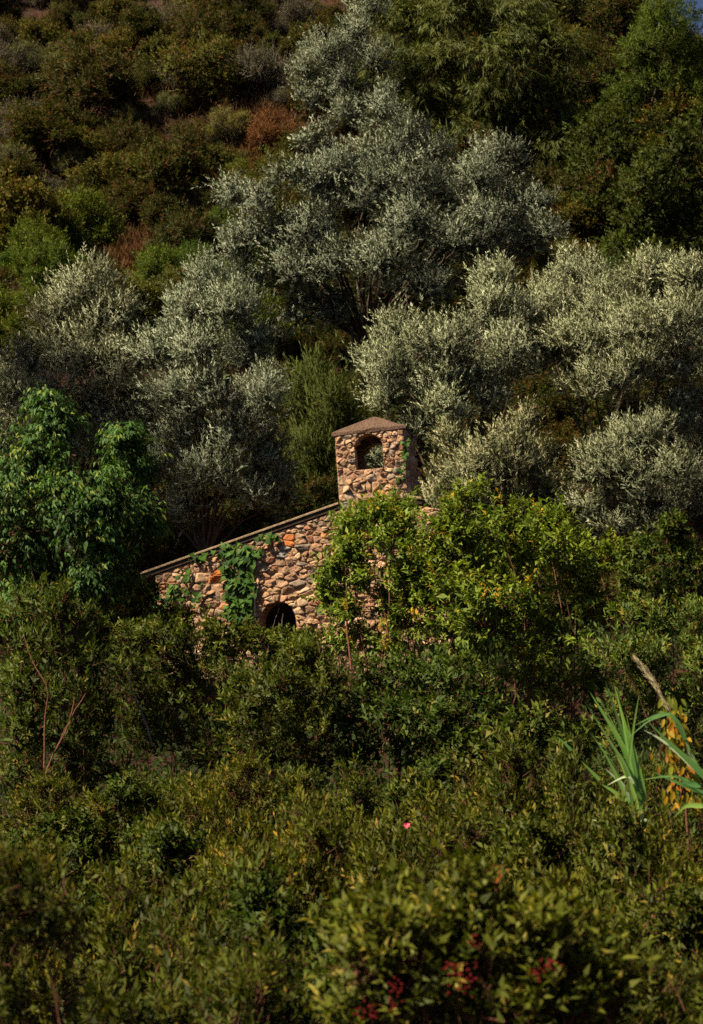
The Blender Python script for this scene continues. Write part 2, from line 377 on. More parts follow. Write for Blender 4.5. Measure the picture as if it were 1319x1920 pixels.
def cells(seeds, outer, ay):
    """Voronoi cells of the seeds in a space where heights count ay times, clipped to a convex outline"""
    S = np.asarray(seeds, float) * np.array([1, ay]); Oo = [(x, y * ay) for x, y in outer]; res = []
    for i in range(len(S)):
        d = np.hypot(S[:, 0] - S[i, 0], S[:, 1] - S[i, 1]); idx = np.argsort(d)[1:26]; poly = list(Oo)
        for j in idx:
            poly = clip(poly, ((S[i, 0] + S[j, 0]) / 2, (S[i, 1] + S[j, 1]) / 2), (S[j, 0] - S[i, 0], S[j, 1] - S[i, 1]))
            if len(poly) < 3: break
        res.append([(x, y / ay) for x, y in poly])
    return res
def stone_mesh(poly, r, gap=.003, h=.05, color=(.4, .28, .2), flat=False):
    p = np.array(poly); c = p.mean(0)
    e = np.roll(p, -1, 0) - p; L = np.linalg.norm(e, axis=1); k = L > .012; p = p[k]
    if len(p) < 3: return None
    q = []                                                     # round the corners
    for i in range(len(p)):
        a, b = p[i], p[(i + 1) % len(p)]
        q += [a + (b - a) * r.uniform(.10, .24), a + (b - a) * r.uniform(.76, .90)]
    q = np.array(q); c = q.mean(0); rad = np.linalg.norm(q - c, axis=1, keepdims=True)
    if rad.mean() < .018: return None
    q = c + (q - c) * np.maximum(.3, (1 - (gap * r.uniform(.5, 1.8)) / rad)) * r.uniform(.955, 1.03, (len(q), 1))
    n = len(q); sl = r.normal(size=2) * .28; V = []
    hh = h * r.uniform(.75, 1.25)
    for sc, z, jz in ((1.0, -.035, 0), (.985, hh * .55, .009), (.90, hh * .95, .009), (.5, hh * 1.02, .011)):
        w = c + (q - c) * sc * (r.uniform(.93, 1.06, (n, 1)) if sc < .95 else 1)
        zz = z + ((w - c) @ sl if z > 0 else 0) + r.normal(size=n) * jz
        V.append(np.column_stack([w, zz]))
    V = np.concatenate(V + [np.array([[c[0], c[1], hh * 1.05]])])
    fl, per = [], []
    for b in range(3):
        for i in range(n):
            j = (i + 1) % n; fl += [b * n + i, b * n + j, (b + 1) * n + j, (b + 1) * n + i]; per.append(4)
    for i in range(n): fl += [3 * n + i, 3 * n + (i + 1) % n, 4 * n]; per.append(3)
    return V, fl, per, c
PAL = [((.43, .28, .195), 6), ((.49, .345, .25), 5), ((.37, .25, .18), 4), ((.54, .41, .31), 2.2), ((.35, .28, .24), 2.2), ((.28, .245, .23), 1.1), ((.48, .26, .13), .6), ((.34, .18, .12), .8)]
def pal(r):
    w = np.array([x for _, x in PAL]); c = np.array(PAL[r.choice(len(PAL), p=w / w.sum())][0])
    return c * np.array([1.04, .95, .82]) * r.uniform(.8, 1.15) * r.uniform(.96, 1.04, 3)
def face_stones(parent, po, frame, seeds, outer, ay, r, skip, special, nmax, h=.05, name='stone'):
    """frame(u,v,n)->world; keeps the largest nmax as single stones, joins the rest"""
    made = []
    for (sx, sy), poly in zip(seeds, cells(seeds, outer, ay)):
        if len(poly) < 3 or skip(sx, sy): continue
        res = stone_mesh(poly, r, h=h)
        if res is None: continue
        V, fl, per, c = res; colr = pal(r)
        for (ux, vx, rad, cc) in special:
            if math.hypot(c[0] - ux, c[1] - vx) < rad: colr = np.array(cc)
        Wd = np.array([frame(a, b, n_) for a, b, n_ in V]); a = np.array(poly)
        area = .5 * abs(np.dot(a[:, 0], np.roll(a[:, 1], 1)) - np.dot(a[:, 1], np.roll(a[:, 0], 1)))
        made.append((area, Wd, fl, per, colr))
    made.sort(key=lambda m: -m[0])
    for area, Wd, fl, per, colr in made[:nmax]:
        c = Wd.mean(0); o = obj(name, mesh_np(name, Wd - c, fl, np.array(per), M['stone'], np.repeat(colr[None], len(Wd), 0)), parent, c - po)
    if len(made) > nmax:
        VV, FF, PP, CCc, off = [], [], [], [], 0
        for area, Wd, fl, per, colr in made[nmax:]:
            VV.append(Wd - po); FF += [i + off for i in fl]; PP += per; CCc.append(np.repeat(colr[None], len(Wd), 0)); off += len(Wd)
        o = obj('small_stones', mesh_np('small_stones', np.concatenate(VV), FF, np.array(PP), M['stone'], np.concatenate(CCc)), parent); o['kind'] = 'stuff'
def rubble_seeds(u0, u1, v0, v1, cw, ch, r, big=.12):
    S = []; v = v0 + ch * .4; row = 0
    while v < v1:
        u = u0 + r.uniform(0, cw)
        while u < u1:
            S.append((u, v + r.normal() * ch * .27)); u += cw * r.choice([.6, .8, 1., 1.25, 1.6])
        v += ch * r.uniform(.85, 1.15); row += 1
    S = np.array(S)
    kill = np.zeros(len(S), bool)                               # thin out round a few seeds: large stones
    for i in np.where(r.random(len(S)) < big)[0]:
        d = np.hypot(S[:, 0] - S[i, 0], (S[:, 1] - S[i, 1]) * 1.3); kill |= (d < cw * .95) & (d > 1e-6) & ~kill[i]
    return S[~kill]
def arch_seeds(uc, vs, half, sill, r, step=.10, dist=.07, bottom=True):
    """mirror pairs along an arched opening (springing height vs): outer = stones, inner = void"""
    out, inn = [], []
    n = int(math.pi * half / step)
    for i in range(n + 1):
        a = math.pi * i / n + r.normal() * .05; k = r.uniform(.8, 1.3) * dist
        out.append((uc + (half + k) * math.cos(a), vs + (half + k) * math.sin(a))); inn.append((uc + (half - k) * math.cos(a), vs + (half - k) * math.sin(a)))
    v = vs - step
    while v > sill + step * .5:
        for s_ in (-1, 1):
            k = r.uniform(.6, 1.4) * dist; vv = v + r.normal() * .015
            out.append((uc + s_ * (half + k), vv)); inn.append((uc + s_ * (half - k), vv))
        v -= step * r.uniform(.85, 1.15)
    if bottom:
        m = max(2, int(2 * half / (step * 1.3)))
        for i in range(m):
            u = uc - half + (i + .5) * 2 * half / m; out.append((u, sill - dist * .8)); inn.append((u, sill + dist * .8))
    return out, inn
def wall_with_arch(name, outline, hole, thick, frame, material, parent, po):
    """a wall slab with an arched hole: front, back, edges and reveal"""
    import bmesh
    bm = bmesh.new()
    fr = [bm.verts.new(tuple(np.array(frame(u, v, .026)) - po)) for u, v in outline]
    hv = [bm.verts.new(tuple(np.array(frame(u, v, .026)) - po)) for u, v in hole]
    ed = [bm.edges.new((fr[i], fr[(i + 1) % len(fr)])) for i in range(len(fr))] + [bm.edges.new((hv[i], hv[(i + 1) % len(hv)])) for i in range(len(hv))]
    bmesh.ops.triangle_fill(bm, edges=ed, use_beauty=True, use_dissolve=False)
    g = bmesh.ops.extrude_face_region(bm, geom=list(bm.faces))
    dv = np.array(frame(0, 0, -thick)) - np.array(frame(0, 0, 0))
    bmesh.ops.translate(bm, verts=[e for e in g['geom'] if isinstance(e, bmesh.types.BMVert)], vec=tuple(dv))
    bmesh.ops.recalc_face_normals(bm, faces=bm.faces)
    me = bpy.data.meshes.new(name); bm.to_mesh(me); bm.free(); me.materials.append(material)
    return obj(name, me, parent)
def arch_poly(uc, vs, half, sill, r=None, n=10, wob=0.):
    pts = [(uc - half, sill), (uc - half, vs)] + [(uc - half * math.cos(math.pi * i / n) * (1 + (r.normal() * wob if r is not None else 0)), vs + half * math.sin(math.pi * i / n)) for i in range(1, n)] + [(uc + half, vs), (uc + half, sill)]
    return pts
def slab(name, corners_bottom, corners_top, material, parent, po):
    V = np.array(list(corners_bottom) + list(corners_top)) - po; n = len(corners_bottom)
    me = bpy.data.meshes.new(name)
    me.from_pydata([tuple(v) for v in V], [], [tuple(range(n))[::-1], tuple(range(n, 2 * n))] + [(i, (i + 1) % n, n + (i + 1) % n, n + i) for i in range(n)])
    me.materials.append(material); me.update(); return obj(name, me, parent)

def build_house():
    r = rs(5)
    t_l = (uv(629, 825)[0] + uv(637, 940)[0]) / 2; t_r = (uv(758, 805)[0] + uv(768, 980)[0]) / 2
    t_top = (uv(629, 822)[1] + uv(757, 806)[1]) / 2
    tw_ = t_r - t_l; ov = .06
    ca = uv(622, 818, ov); cb = uv(765, 802, ov); tilt = (cb[1] - ca[1]) / (cb[0] - ca[0])
    zb = lambda u: ca[1] + tilt * (u - ca[0])
    a1 = uv(634, 950); a0 = uv(268, 1080)
    slope = (a1[1] - a0[1]) / (a1[0] - a0[0])
    uc = (t_l + t_r) / 2
    ridge = a1[1] + slope * (uc - a1[0]) - .08
    ul = uv(292, 1075)[0]; ur = uc + .86
    v_base = float(terrain(P0[0], P0[1])) - P0[2] - .6
    door_c = uv(522, 1165); dh = (uv(557, 1165)[0] - uv(489, 1165)[0]) / 2; d_top = uv(522, 1132)[1]; dvs = d_top - dh * .9
    po = w3(uc, v_base); root = thing('stone_house', 'ruined rubble stone house with a small belfry tower above its sloping roof', 'house', po)
    print('HOUSE tower', t_l, t_r, t_top, 'slope', math.degrees(math.atan(slope)), 'ridge', ridge, 'ul', ul, 'base', v_base)
    # gable wall
    eave_v = lambda u: ridge - slope * abs(u - uc)
    outline = [(ul, v_base), (ur, v_base), (ur, eave_v(ur)), (uc, ridge), (ul, eave_v(ul))]
    hole = arch_poly(door_c[0], dvs, dh, v_base + .05, n=10)
    hole[0] = (hole[0][0], v_base + .3); hole[-1] = (hole[-1][0], v_base + .3)
    gw = wall_with_arch('gable_wall', outline, hole, .5, w3, M['mortar'], root, po)
    su0, su1 = uv(285, 1100)[0], uv(835, 1050)[0]; sv0 = uv(500, 1235)[1]
    S = rubble_seeds(su0, su1, sv0, ridge, .17, .08, r, .15)
    ao, ai = arch_seeds(door_c[0], dvs, dh, v_base + .3, r, .11, .07, bottom=False)
    keep = [not (abs(u - door_c[0]) < dh + .1 and v < dvs) and math.hypot(u - door_c[0], v - dvs) > dh + .11 for u, v in S]
    S = S[np.array(keep)]; inner = set((round(a, 5), round(b, 5)) for a, b in ai)
    S = np.array(list(map(tuple, S)) + [p for p in ao if p[1] > sv0] + ai)
    def skip(u, v): return (round(u, 5), round(v, 5)) in inner
    spx = [(548, 1014, .12, (.52, .19, .06)), (573, 1009, .10, (.26, .25, .26)), (535, 1036, .1, (.3, .28, .26)), (407, 1082, .12, (.48, .16, .05)), (573, 1090, .08, (.55, .33, .12)), (531, 1110, .1, (.5, .34, .25))]
    special = [(*uv(a, b), c, d) for a, b, c, d in spx]
    face_stones(gw, po, w3, S, [(ul + .01, sv0), (su1, sv0), (su1, eave_v(su1) - .02), (uc, ridge - .01), (ul + .01, eave_v(ul) - .02)], 1.75, r, skip, special, 300)
    # other walls, floor of the hollow inside is the ground
    depth = 3.0
    for uu, nm in ((ul, 'side_wall'), (ur, 'side_wall')):
        s_ = 1 if uu == ul else -1
        b = [w3(uu, v_base, -.5), w3(uu + s_ * .4, v_base, -.5), w3(uu + s_ * .4, v_base, -depth), w3(uu, v_base, -depth)]
        tp = [w3(uu, eave_v(uu), -.5), w3(uu + s_ * .4, eave_v(uu + s_ * .4), -.5), w3(uu + s_ * .4, eave_v(uu + s_ * .4), -depth), w3(uu, eave_v(uu), -depth)]
        slab(nm, b, tp, M['mortar'], root, po)
    slab('back_wall', [w3(ul, v_base, -depth), w3(ur, v_base, -depth), w3(ur, v_base, -depth - .4), w3(ul, v_base, -depth - .4)],
         [w3(ul, eave_v(ul), -depth), w3(ur, eave_v(ur), -depth), w3(ur, eave_v(ur), -depth - .4), w3(ul, eave_v(ul), -depth - .4)], M['mortar'], root, po)
    slab('back_gable', [w3(ul, eave_v(ul), -depth - .01), w3(ur, eave_v(ur), -depth - .01), w3(uc, ridge, -depth - .01)],
         [w3(ul, eave_v(ul), -depth - .38), w3(ur, eave_v(ur), -depth - .38), w3(uc, ridge, -depth - .38)], M['mortar'], root, po)
    # roof: two slopes, each a dark slab under a course of pale verge mortar
    over = .10
    for s_ in (-1, 1):
        ue = a0[0] - .02 if s_ < 0 else ur + .08; uin = uc + s_ * tw_ / 2
        vv = lambda u: ridge + .02 - slope * abs(u - uc)
        rf = None
        def strip(nm, n0, n1, z0, z1, m_, par, uA=uc, uB=ue, k=1):
            c = [(uA, n0), (uB, n0), (uB, n1), (uA, n1)]
            base_off = po if par is root else po
            return slab(nm, [w3(u, vv(u) + z0, n) for u, n in c], [w3(u, vv(u) + z1, n) for u, n in c], m_, par, base_off)
        rf = strip('roof_slope', over - .03, -depth - .5, .0, .085, M['dark_slab'], root, uA=uin)
        vm = strip('roof_covering', over, -depth - .55, .09, .118, M['verge'], rf, uA=uin)
        for i in range(26):                                     # clay barrel tiles down the slope, row after row
            n_ = over - .16 - i * .235
            if n_ < -depth - .4: break
            uA, uB = uin + s_ * .02, ue - s_ * .01
            K = 2; ang = np.linspace(0, math.pi, 6)
            V = []
            for u in (uA, uB):
                for a in ang: V.append(w3(u, vv(u) + .119 + .035 * math.sin(a), n_ - .1 * math.cos(a)) - po)
            fcs = [(k_, k_ + 1, 6 + k_ + 1, 6 + k_) for k_ in range(5)]
            me = bpy.data.meshes.new('tile_row'); me.from_pydata([tuple(v) for v in V], [], fcs); me.materials.append(M['verge']); obj('tile_row', me, rf)
    # the belfry
    tb = root
    v0 = ridge - slope * tw_ / 2 - .25
    oc = uv(693, 850); oh = (uv(718, 850)[0] - uv(667, 850)[0]) / 2; osill = uv(692, 880)[1]; otop = uv(692, 820)[1]; ovs = otop - oh * .78
    T = .26; TD = tw_ * .98
    hole = arch_poly(oc[0], ovs, oh * 1.04, osill, rs(3), 12, .09)
    rect = [(t_l, v0), (t_r, v0), (t_r, zb(t_r) - .004), (t_l, zb(t_l) - .004)]
    fwl = wall_with_arch('belfry_front_wall', rect, hole, T, w3, M['mortar'], tb, po)
    back = lambda u, v, n: w3(u, v, n - TD + T)
    wall_with_arch('belfry_rear_wall', rect, hole, T, back, M['mortar'], tb, po)
    right = lambda u, v, n: w3(t_r, v, 0) + UA * (n - .0) - NA * u          # u counts backwards from the front face
    slab('belfry_left_wall', [w3(t_l, v0, -T), w3(t_l + T, v0, -T), w3(t_l + T, v0, -TD + T), w3(t_l, v0, -TD + T)], [w3(u_, zb(u_) - .004, n_) for u_, n_ in ((t_l, -T), (t_l + T, -T), (t_l + T, -TD + T), (t_l, -TD + T))], M['mortar'], tb, po)
    rw = slab('belfry_right_wall', [w3(t_r, v0, -T), w3(t_r - T, v0, -T), w3(t_r - T, v0, -TD + T), w3(t_r, v0, -TD + T)], [w3(u_, zb(u_) - .004, n_) for u_, n_ in ((t_r, -T), (t_r - T, -T), (t_r - T, -TD + T), (t_r, -TD + T))], M['mortar'], tb, po)
    slab('belfry_floor', [w3(t_l + T, osill - .12, -T), w3(t_r - T, osill - .12, -T), w3(t_r - T, osill - .12, -TD + T), w3(t_l + T, osill - .12, -TD + T)],
         [w3(t_l + T, osill - .02, -T), w3(t_r - T, osill - .02, -T), w3(t_r - T, osill - .02, -TD + T), w3(t_l + T, osill - .02, -TD + T)], M['mortar'], tb, po)
    # stones: small flat ones round the opening, large ones below the sill
    r = rs(11)
    S1 = rubble_seeds(t_l, t_r, osill - .03, t_top, .16, .078, r, .06); S2 = rubble_seeds(t_l, t_r, v0, osill - .06, .185, .135, r, .16)
    ao, ai = arch_seeds(oc[0], ovs, oh, osill, r, .085, .05)
    S = np.concatenate([S1, S2]); keep = [not (abs(u - oc[0]) < oh + .07 and osill - .06 < v < ovs) and math.hypot(u - oc[0], v - ovs) > oh + .08 for u, v in S]
    S = np.array(list(map(tuple, S[np.array(keep)])) + ao + ai)
    # one very large pale boulder and an orange block
    for (px, py, rad) in ((702, 894, .17), (717, 927, .13)):
        c = uv(px, py); d = np.hypot(S[:, 0] - c[0], (S[:, 1] - c[1]) * 1.2); S = np.concatenate([S[d > rad], c[None]])
    inner2 = set((round(a, 5), round(b, 5)) for a, b in ai)
    special = [(*uv(702, 894), .09, (.56, .42, .30)), (*uv(717, 927), .08, (.60, .27, .07)), (*uv(735, 885), .07, (.52, .28, .14)), (*uv(675, 895), .06, (.58, .42, .22)), (*uv(643, 950), .09, (.34, .30, .28))]
    face_stones(fwl, po, w3, S, rect, 1.3, r, lambda u, v: (round(u, 5), round(v, 5)) in inner2, special, 200, h=.045)
    t_top = zb(t_r) - .004
    Sr = rubble_seeds(0, TD, v0, t_top, .19, .12, r, .1)
    face_stones(rw, po, right, Sr, [(0.0, v0), (TD, v0), (TD, t_top), (0.0, t_top)], 1.3, r, lambda u, v: False, [], 120, h=.035)
    # cap: hipped slab with uneven edge
    th = .06; mid_u = (t_l + t_r) / 2
    n = 9; ring = []
    crn = [(t_l - ov, ov), (t_r + ov, ov), (t_r + ov, -TD - ov), (t_l - ov, -TD - ov)]
    rr = rs(21)
    for i in range(4):
        a, b = np.array(crn[i]), np.array(crn[(i + 1) % 4])
        for k in range(n): ring.append(a + (b - a) * k / n)
    ring = np.array(ring); m_ = len(ring); apex_z = uv(699, 781, -TD / 2)[1]
    V = [w3(u, zb(u), nn) for u, nn in ring]
    V += [w3(u * 1 + rr.normal() * .012, zb(u) + th + rr.normal() * .010, nn + rr.normal() * .012) for u, nn in ring]
    cu_, cn_ = mid_u, -TD / 2; lv = [.72, .42, .16]
    for l_ in lv:
        V += [w3(cu_ + (u - cu_) * l_, zb(u) * l_ + zb(mid_u) * (1 - l_) + th + (apex_z - zb(mid_u) - th) * (1 - l_) + rr.normal() * .012, cn_ + (nn - cn_) * l_) for u, nn in ring]
    V.append(w3(cu_, apex_z, cn_)); fcs = [tuple(range(m_))[::-1]]
    for b in range(4):
        for i in range(m_): fcs.append((b * m_ + i, b * m_ + (i + 1) % m_, (b + 1) * m_ + (i + 1) % m_, (b + 1) * m_ + i))
    for i in range(m_): fcs.append((4 * m_ + i, 4 * m_ + (i + 1) % m_, 5 * m_))
    me = bpy.data.meshes.new('belfry_cap'); me.from_pydata([tuple(v - po) for v in V], [], fcs); me.materials.append(M['concrete']); me.update()
    obj('belfry_cap', me, tb)
    return dict(t_l=t_l, t_r=t_r)
HOUSE = build_house()

# ------------------------------------------------------------------ ivy on the wall
IV = np.array([(0, 0), (.05, .28), (-.08, .52), (.22, .42), (.42, .36), (.55, .30), (.72, .12), (1., 0), (.72, -.12), (.55, -.30), (.42, -.36), (.22, -.42), (-.08, -.52), (.05, -.28)])
def ivy_meshes(n, seed, cA, cB):
    out = []; r = rs(seed)
    for i in range(n):
        V = np.column_stack([IV * (1 + r.normal(size=IV.shape) * .06), -.22 * IV[:, 0] ** 2 + .18 * np.abs(IV[:, 1])])
        V = np.concatenate([V, [[.35, 0, -.02]]]); k = len(IV)
        f = [(j, (j + 1) % k, k) for j in range(k)]
        c = np.array(cA) + (np.array(cB) - np.array(cA)) * r.random(); c = np.repeat(c[None], k + 1, 0)
        out.append(mesh_np('leaf', V, np.array(f).ravel(), 3, M['gloss'], c))
    return out
IVY = ivy_meshes(8, 31, (.014, .042, .006), (.065, .145, .018))
def ivy(label, patches, seed, size, stem_px):
    r = rs(seed); p0 = w3(*uv(*stem_px[0][0]), .03); root = thing('ivy_vine', label, 'ivy', p0)
    for (x, y, a, b, n) in patches:
        for i in range(n):
            th, q = r.uniform(0, 6.28), math.sqrt(r.random())
            u, v = uv(x + a * q * math.cos(th), y + b * q * math.sin(th)); off = r.uniform(.05, .19)
            o = bpy.data.objects.new('leaf', IVY[r.integers(len(IVY))]); link(o, root)
            D = nrm(NA * .35 - UP * r.uniform(.5, 1.1) + UA * r.normal() * .6); N = nrm(NA * .9 + UP * .55 + r.normal(size=3) * .28)
            S = nrm(np.cross(N, D)); N = np.cross(D, S); s_ = size * r.uniform(.65, 1.25)
            p = w3(u, v, off) - p0
            o.matrix_local = Matrix(((D[0] * s_, S[0] * s_, N[0] * s_, p[0]), (D[1] * s_, S[1] * s_, N[1] * s_, p[1]), (D[2] * s_, S[2] * s_, N[2] * s_, p[2]), (0, 0, 0, 1)))
    for k, st in enumerate(stem_px):
        pts = np.array([w3(*uv(x, y), .065) - p0 for x, y in st]); t = np.linspace(0, 1, len(pts)); tt = np.linspace(0, 1, 10)
        P = np.column_stack([np.interp(tt, t, pts[:, i]) for i in range(3)]) + r.normal(size=(10, 3)) * .012
        tubes('stem', P[None], np.linspace(.012, .004, 10)[None], M['bark'], root, 5)
ivy('broad dense curtain of green ivy hanging on the house wall left of the arch', [(455, 1035, 36, 18, 50), (450, 1070, 32, 28, 72), (452, 1110, 30, 30, 64), (450, 1150, 28, 25, 48), (425, 1030, 25, 14, 16), (505, 1008, 22, 8, 14), (380, 1045, 25, 8, 9)], 41, .13,
    [[(450, 1215), (455, 1130), (440, 1060), (470, 1020)], [(462, 1215), (468, 1120), (460, 1040), (515, 1005)], [(440, 1200), (432, 1110), (425, 1040)]])
ivy('thin straggling ivy climbing the left end of the house wall', [(335, 1110, 22, 16, 22), (300, 1125, 24, 18, 26), (350, 1080, 14, 14, 12), (380, 1120, 12, 30, 8), (310, 1160, 25, 15, 14)], 42, .11,
    [[(330, 1215), (338, 1150), (335, 1100), (360, 1065)], [(300, 1210), (297, 1150), (290, 1115)], [(372, 1215), (376, 1150), (378, 1090)]])
ivy('narrow ivy strand trailing down the right corner of the belfry', [(763, 835, 8, 12, 10), (760, 858, 8, 16, 12), (756, 885, 8, 12, 8), (750, 905, 8, 10, 6), (744, 922, 9, 8, 6)], 43, .085,
    [[(742, 940), (750, 905), (757, 880), (762, 830)]])

# ------------------------------------------------------------------ the big trees
def tree(name, label, spec, L, d, base_px, seed, cat='tree', dens=1., group=None, **k):
    kk = dict(thick=.9, back=.22, rscale=.97); kk.update({q: k.pop(q) for q in list(k) if q in kk})
    return grow(name, label, cat, spec, lobes_px(L, d, seed=seed, **kk), base_at(base_px, d), seed, dens, group, **k)
G = 'silver green olive trees'
tree('olive_tree', 'silvery olive tree at the left edge, its dome behind the tall broad-leaved tree', 'olive',
     [(165, 555, 60, 50), (120, 600, 55, 50), (215, 605, 55, 50), (60, 690, 60, 55), (135, 670, 60, 55), (215, 690, 60, 55), (20, 745, 50, 50), (90, 760, 60, 55), (175, 770, 60, 55), (250, 770, 55, 55), (20, 830, 50, 45), (200, 850, 60, 50), (110, 850, 60, 50)], 36, 150, 101, group=G, trunkR=.2)
tree('olive_tree', 'silvery olive tree with a pointed dome rising above the low end of the roof', 'olive',
     [(388, 530, 45, 48), (350, 590, 55, 50), (435, 590, 50, 55), (300, 660, 55, 50), (380, 660, 60, 55), (465, 660, 48, 60), (320, 730, 60, 50), (410, 740, 60, 55), (488, 750, 40, 60), (350, 810, 60, 50), (440, 820, 60, 55), (500, 850, 38, 50), (300, 870, 60, 55), (400, 900, 65, 50), (470, 920, 55, 45), (340, 950, 60, 45), (528, 945, 26, 26), (250, 930, 44, 50), (520, 900, 30, 40)], 35.5, 370, 102, group=G, trunkR=.22)
tree('olive_tree', 'largest olive tree with many rounded tufts on the slope above the belfry', 'olive_far',
     [(715, 178, 24, 26), (716, 222, 38, 32), (765, 250, 34, 26), (592, 262, 34, 24), (640, 312, 56, 36), (545, 328, 30, 20), (715, 300, 62, 38), (795, 285, 50, 32), (500, 372, 46, 22), (440, 368, 30, 22), (600, 350, 55, 36), (690, 360, 62, 38), (780, 348, 62, 38), (835, 375, 46, 36), (930, 300, 48, 28), (895, 345, 45, 36), (950, 360, 56, 36), (1005, 392, 42, 30), (920, 425, 60, 44), (1020, 440, 30, 34),
      (500, 440, 60, 40), (445, 470, 42, 40), (585, 430, 60, 45), (555, 515, 62, 46), (640, 500, 60, 45), (470, 530, 44, 40), (640, 575, 50, 36), (560, 590, 36, 36), (770, 430, 60, 44), (850, 465, 60, 44), (720, 500, 60, 44), (790, 545, 52, 34), (910, 500, 50, 36), (980, 460, 40, 36)], 46, 690, 103, group=G, dens=1.1, trunkR=.3, thick=.7, limbR=.045, rscale=1.06)
tree('olive_tree', 'pale olive tree directly behind the belfry, its tufts leaning over the cap', 'olive_pale',
     [(735, 635, 48, 44), (715, 695, 42, 50), (795, 640, 44, 40), (845, 640, 44, 55), (930, 538, 42, 36), (925, 585, 52, 44), (880, 700, 62, 50), (765, 710, 50, 50), (825, 725, 50, 50), (905, 750, 60, 42), (960, 670, 58, 56), (730, 760, 44, 30), (840, 770, 46, 30), (980, 610, 40, 44), (715, 845, 36, 44), (770, 830, 40, 40), (800, 800, 40, 36)], 36.5, 850, 104, group=G, trunkR=.2)
tree('olive_tree', 'broad olive tree with the palest sunlit crown at the right edge', 'olive_pale',
     [(1062, 500, 32, 34), (1105, 525, 60, 40), (1035, 575, 48, 48), (1140, 575, 62, 46), (1220, 520, 46, 40), (1290, 535, 48, 44), (1090, 640, 66, 48), (1190, 620, 66, 50), (1270, 610, 56, 50), (1120, 722, 70, 32), (1040, 665, 48, 44), (1180, 700, 56, 44), (1260, 690, 60, 50), (1330, 620, 50, 60), (1340, 700, 50, 60), (1280, 775, 54, 50), (1320, 850, 44, 54)], 38, 1110, 105, group=G, trunkR=.22)
tree('olive_tree', 'small olive tree with a bright round top at right, below the broad olive crown', 'olive_grey',
     [(1190, 832, 55, 34), (1235, 808, 34, 24), (1130, 880, 50, 44), (1190, 905, 58, 50), (1255, 890, 46, 44), (1110, 950, 44, 44), (1175, 975, 54, 40), (1240, 965, 50, 40), (1300, 930, 40, 44)], 34.5, 1180, 106, group=G, trunkR=.14)
tree('olive_tree', 'greyer low olive tree between the belfry and the small bright olive', 'olive_grey',
     [(978, 795, 22, 30), (960, 850, 50, 42), (905, 865, 46, 40), (1010, 885, 46, 46), (860, 890, 42, 40), (940, 910, 52, 46), (1030, 940, 44, 46), (900, 960, 50, 42), (970, 975, 50, 40), (820, 950, 40, 44), (850, 830, 28, 30)], 35, 930, 107, group=G, trunkR=.14)
tree('olive_tree', 'small upright olive tree high on the slope beside the weeping pine', 'olive_far',
     [(690, 25, 34, 34), (670, 75, 34, 40), (615, 105, 46, 32), (575, 140, 28, 34), (640, 160, 46, 36), (590, 185, 30, 28), (700, 120, 36, 40), (650, 210, 44, 26)], 54, 640, 108, group=G, dens=1.1, trunkR=.16)
tree('weeping_pine', 'tall dark green pine with drooping feathery boughs at the top', 'weep',
     [(770, 50, 70, 55), (860, 30, 70, 55), (960, 30, 70, 55), (750, 135, 70, 50), (840, 120, 70, 50), (940, 110, 74, 55), (1030, 90, 50, 60), (800, 205, 66, 40), (900, 200, 70, 44), (990, 190, 66, 50), (860, 262, 60, 30), (950, 285, 62, 44), (1030, 270, 46, 50), (1010, 350, 56, 44), (1050, 180, 34, 50), (880, -30, 80, 50), (1060, 400, 40, 40)], 58, 930, 109, trunkR=.3, thick=.6, limbR=.06)
tree('juniper_bush', 'tall feathery dark green juniper between the two olives left of the belfry', 'heath',
     [(590, 715, 42, 44), (555, 775, 40, 50), (625, 770, 44, 50), (585, 830, 56, 56), (560, 900, 44, 50), (620, 900, 48, 50), (655, 790, 26, 50), (590, 950, 60, 40)], 41, 590, 110, cat='bush', stems=5, trunk='stems', trunkR=.1)
tree('green_pine', 'bright green bushy pine in the top right corner under the sky', 'greenpine',
     [(1255, 60, 50, 50), (1215, 110, 50, 44), (1290, 110, 44, 50), (1240, 165, 60, 44), (1180, 190, 56, 40), (1300, 190, 44, 50), (1235, 30, 34, 34)], 62, 1240, 111, trunkR=.16)
tree('holm_oak', 'dark leafy oak filling the right edge below the bright pine', 'oak',
     [(1270, 290, 60, 50), (1215, 350, 56, 50), (1300, 370, 50, 54), (1190, 420, 50, 46), (1260, 430, 60, 50), (1310, 460, 44, 44), (1160, 480, 44, 34), (1230, 490, 50, 34), (1320, 240, 40, 50)], 50, 1250, 112, trunkR=.2)
tree('holm_oak', 'shadowed oak in the dark hollow between weeping pine and right edge', 'oak',
     [(1120, 260, 60, 40), (1180, 240, 60, 44), (1100, 330, 50, 50), (1160, 310, 56, 50), (1110, 410, 56, 50), (1140, 480, 56, 40), (1060, 470, 50, 40)], 55, 1120, 113, trunkR=.18)
tree('broadleaf_tree', 'green broad-leaved tree with drooping leaves and two spires at the left edge', 'broad',
     [(92, 765, 18, 24), (110, 805, 34, 32), (45, 850, 46, 40), (130, 860, 46, 42), (235, 835, 22, 26), (240, 880, 38, 36), (205, 925, 38, 36), (35, 930, 48, 46), (115, 935, 54, 46), (255, 945, 34, 36), (60, 1010, 56, 46), (150, 1010, 56, 46), (225, 1010, 44, 40), (90, 1075, 56, 40), (180, 1075, 50, 36), (10, 1060, 40, 50), (275, 985, 22, 24), (40, 1130, 56, 40), (130, 1135, 56, 36), (225, 1095, 40, 40), (-10, 860, 40, 60), (180, 960, 44, 40), (70, 880, 40, 40), (-10, 980, 40, 50)], 27, 150, 114, trunkR=.12)
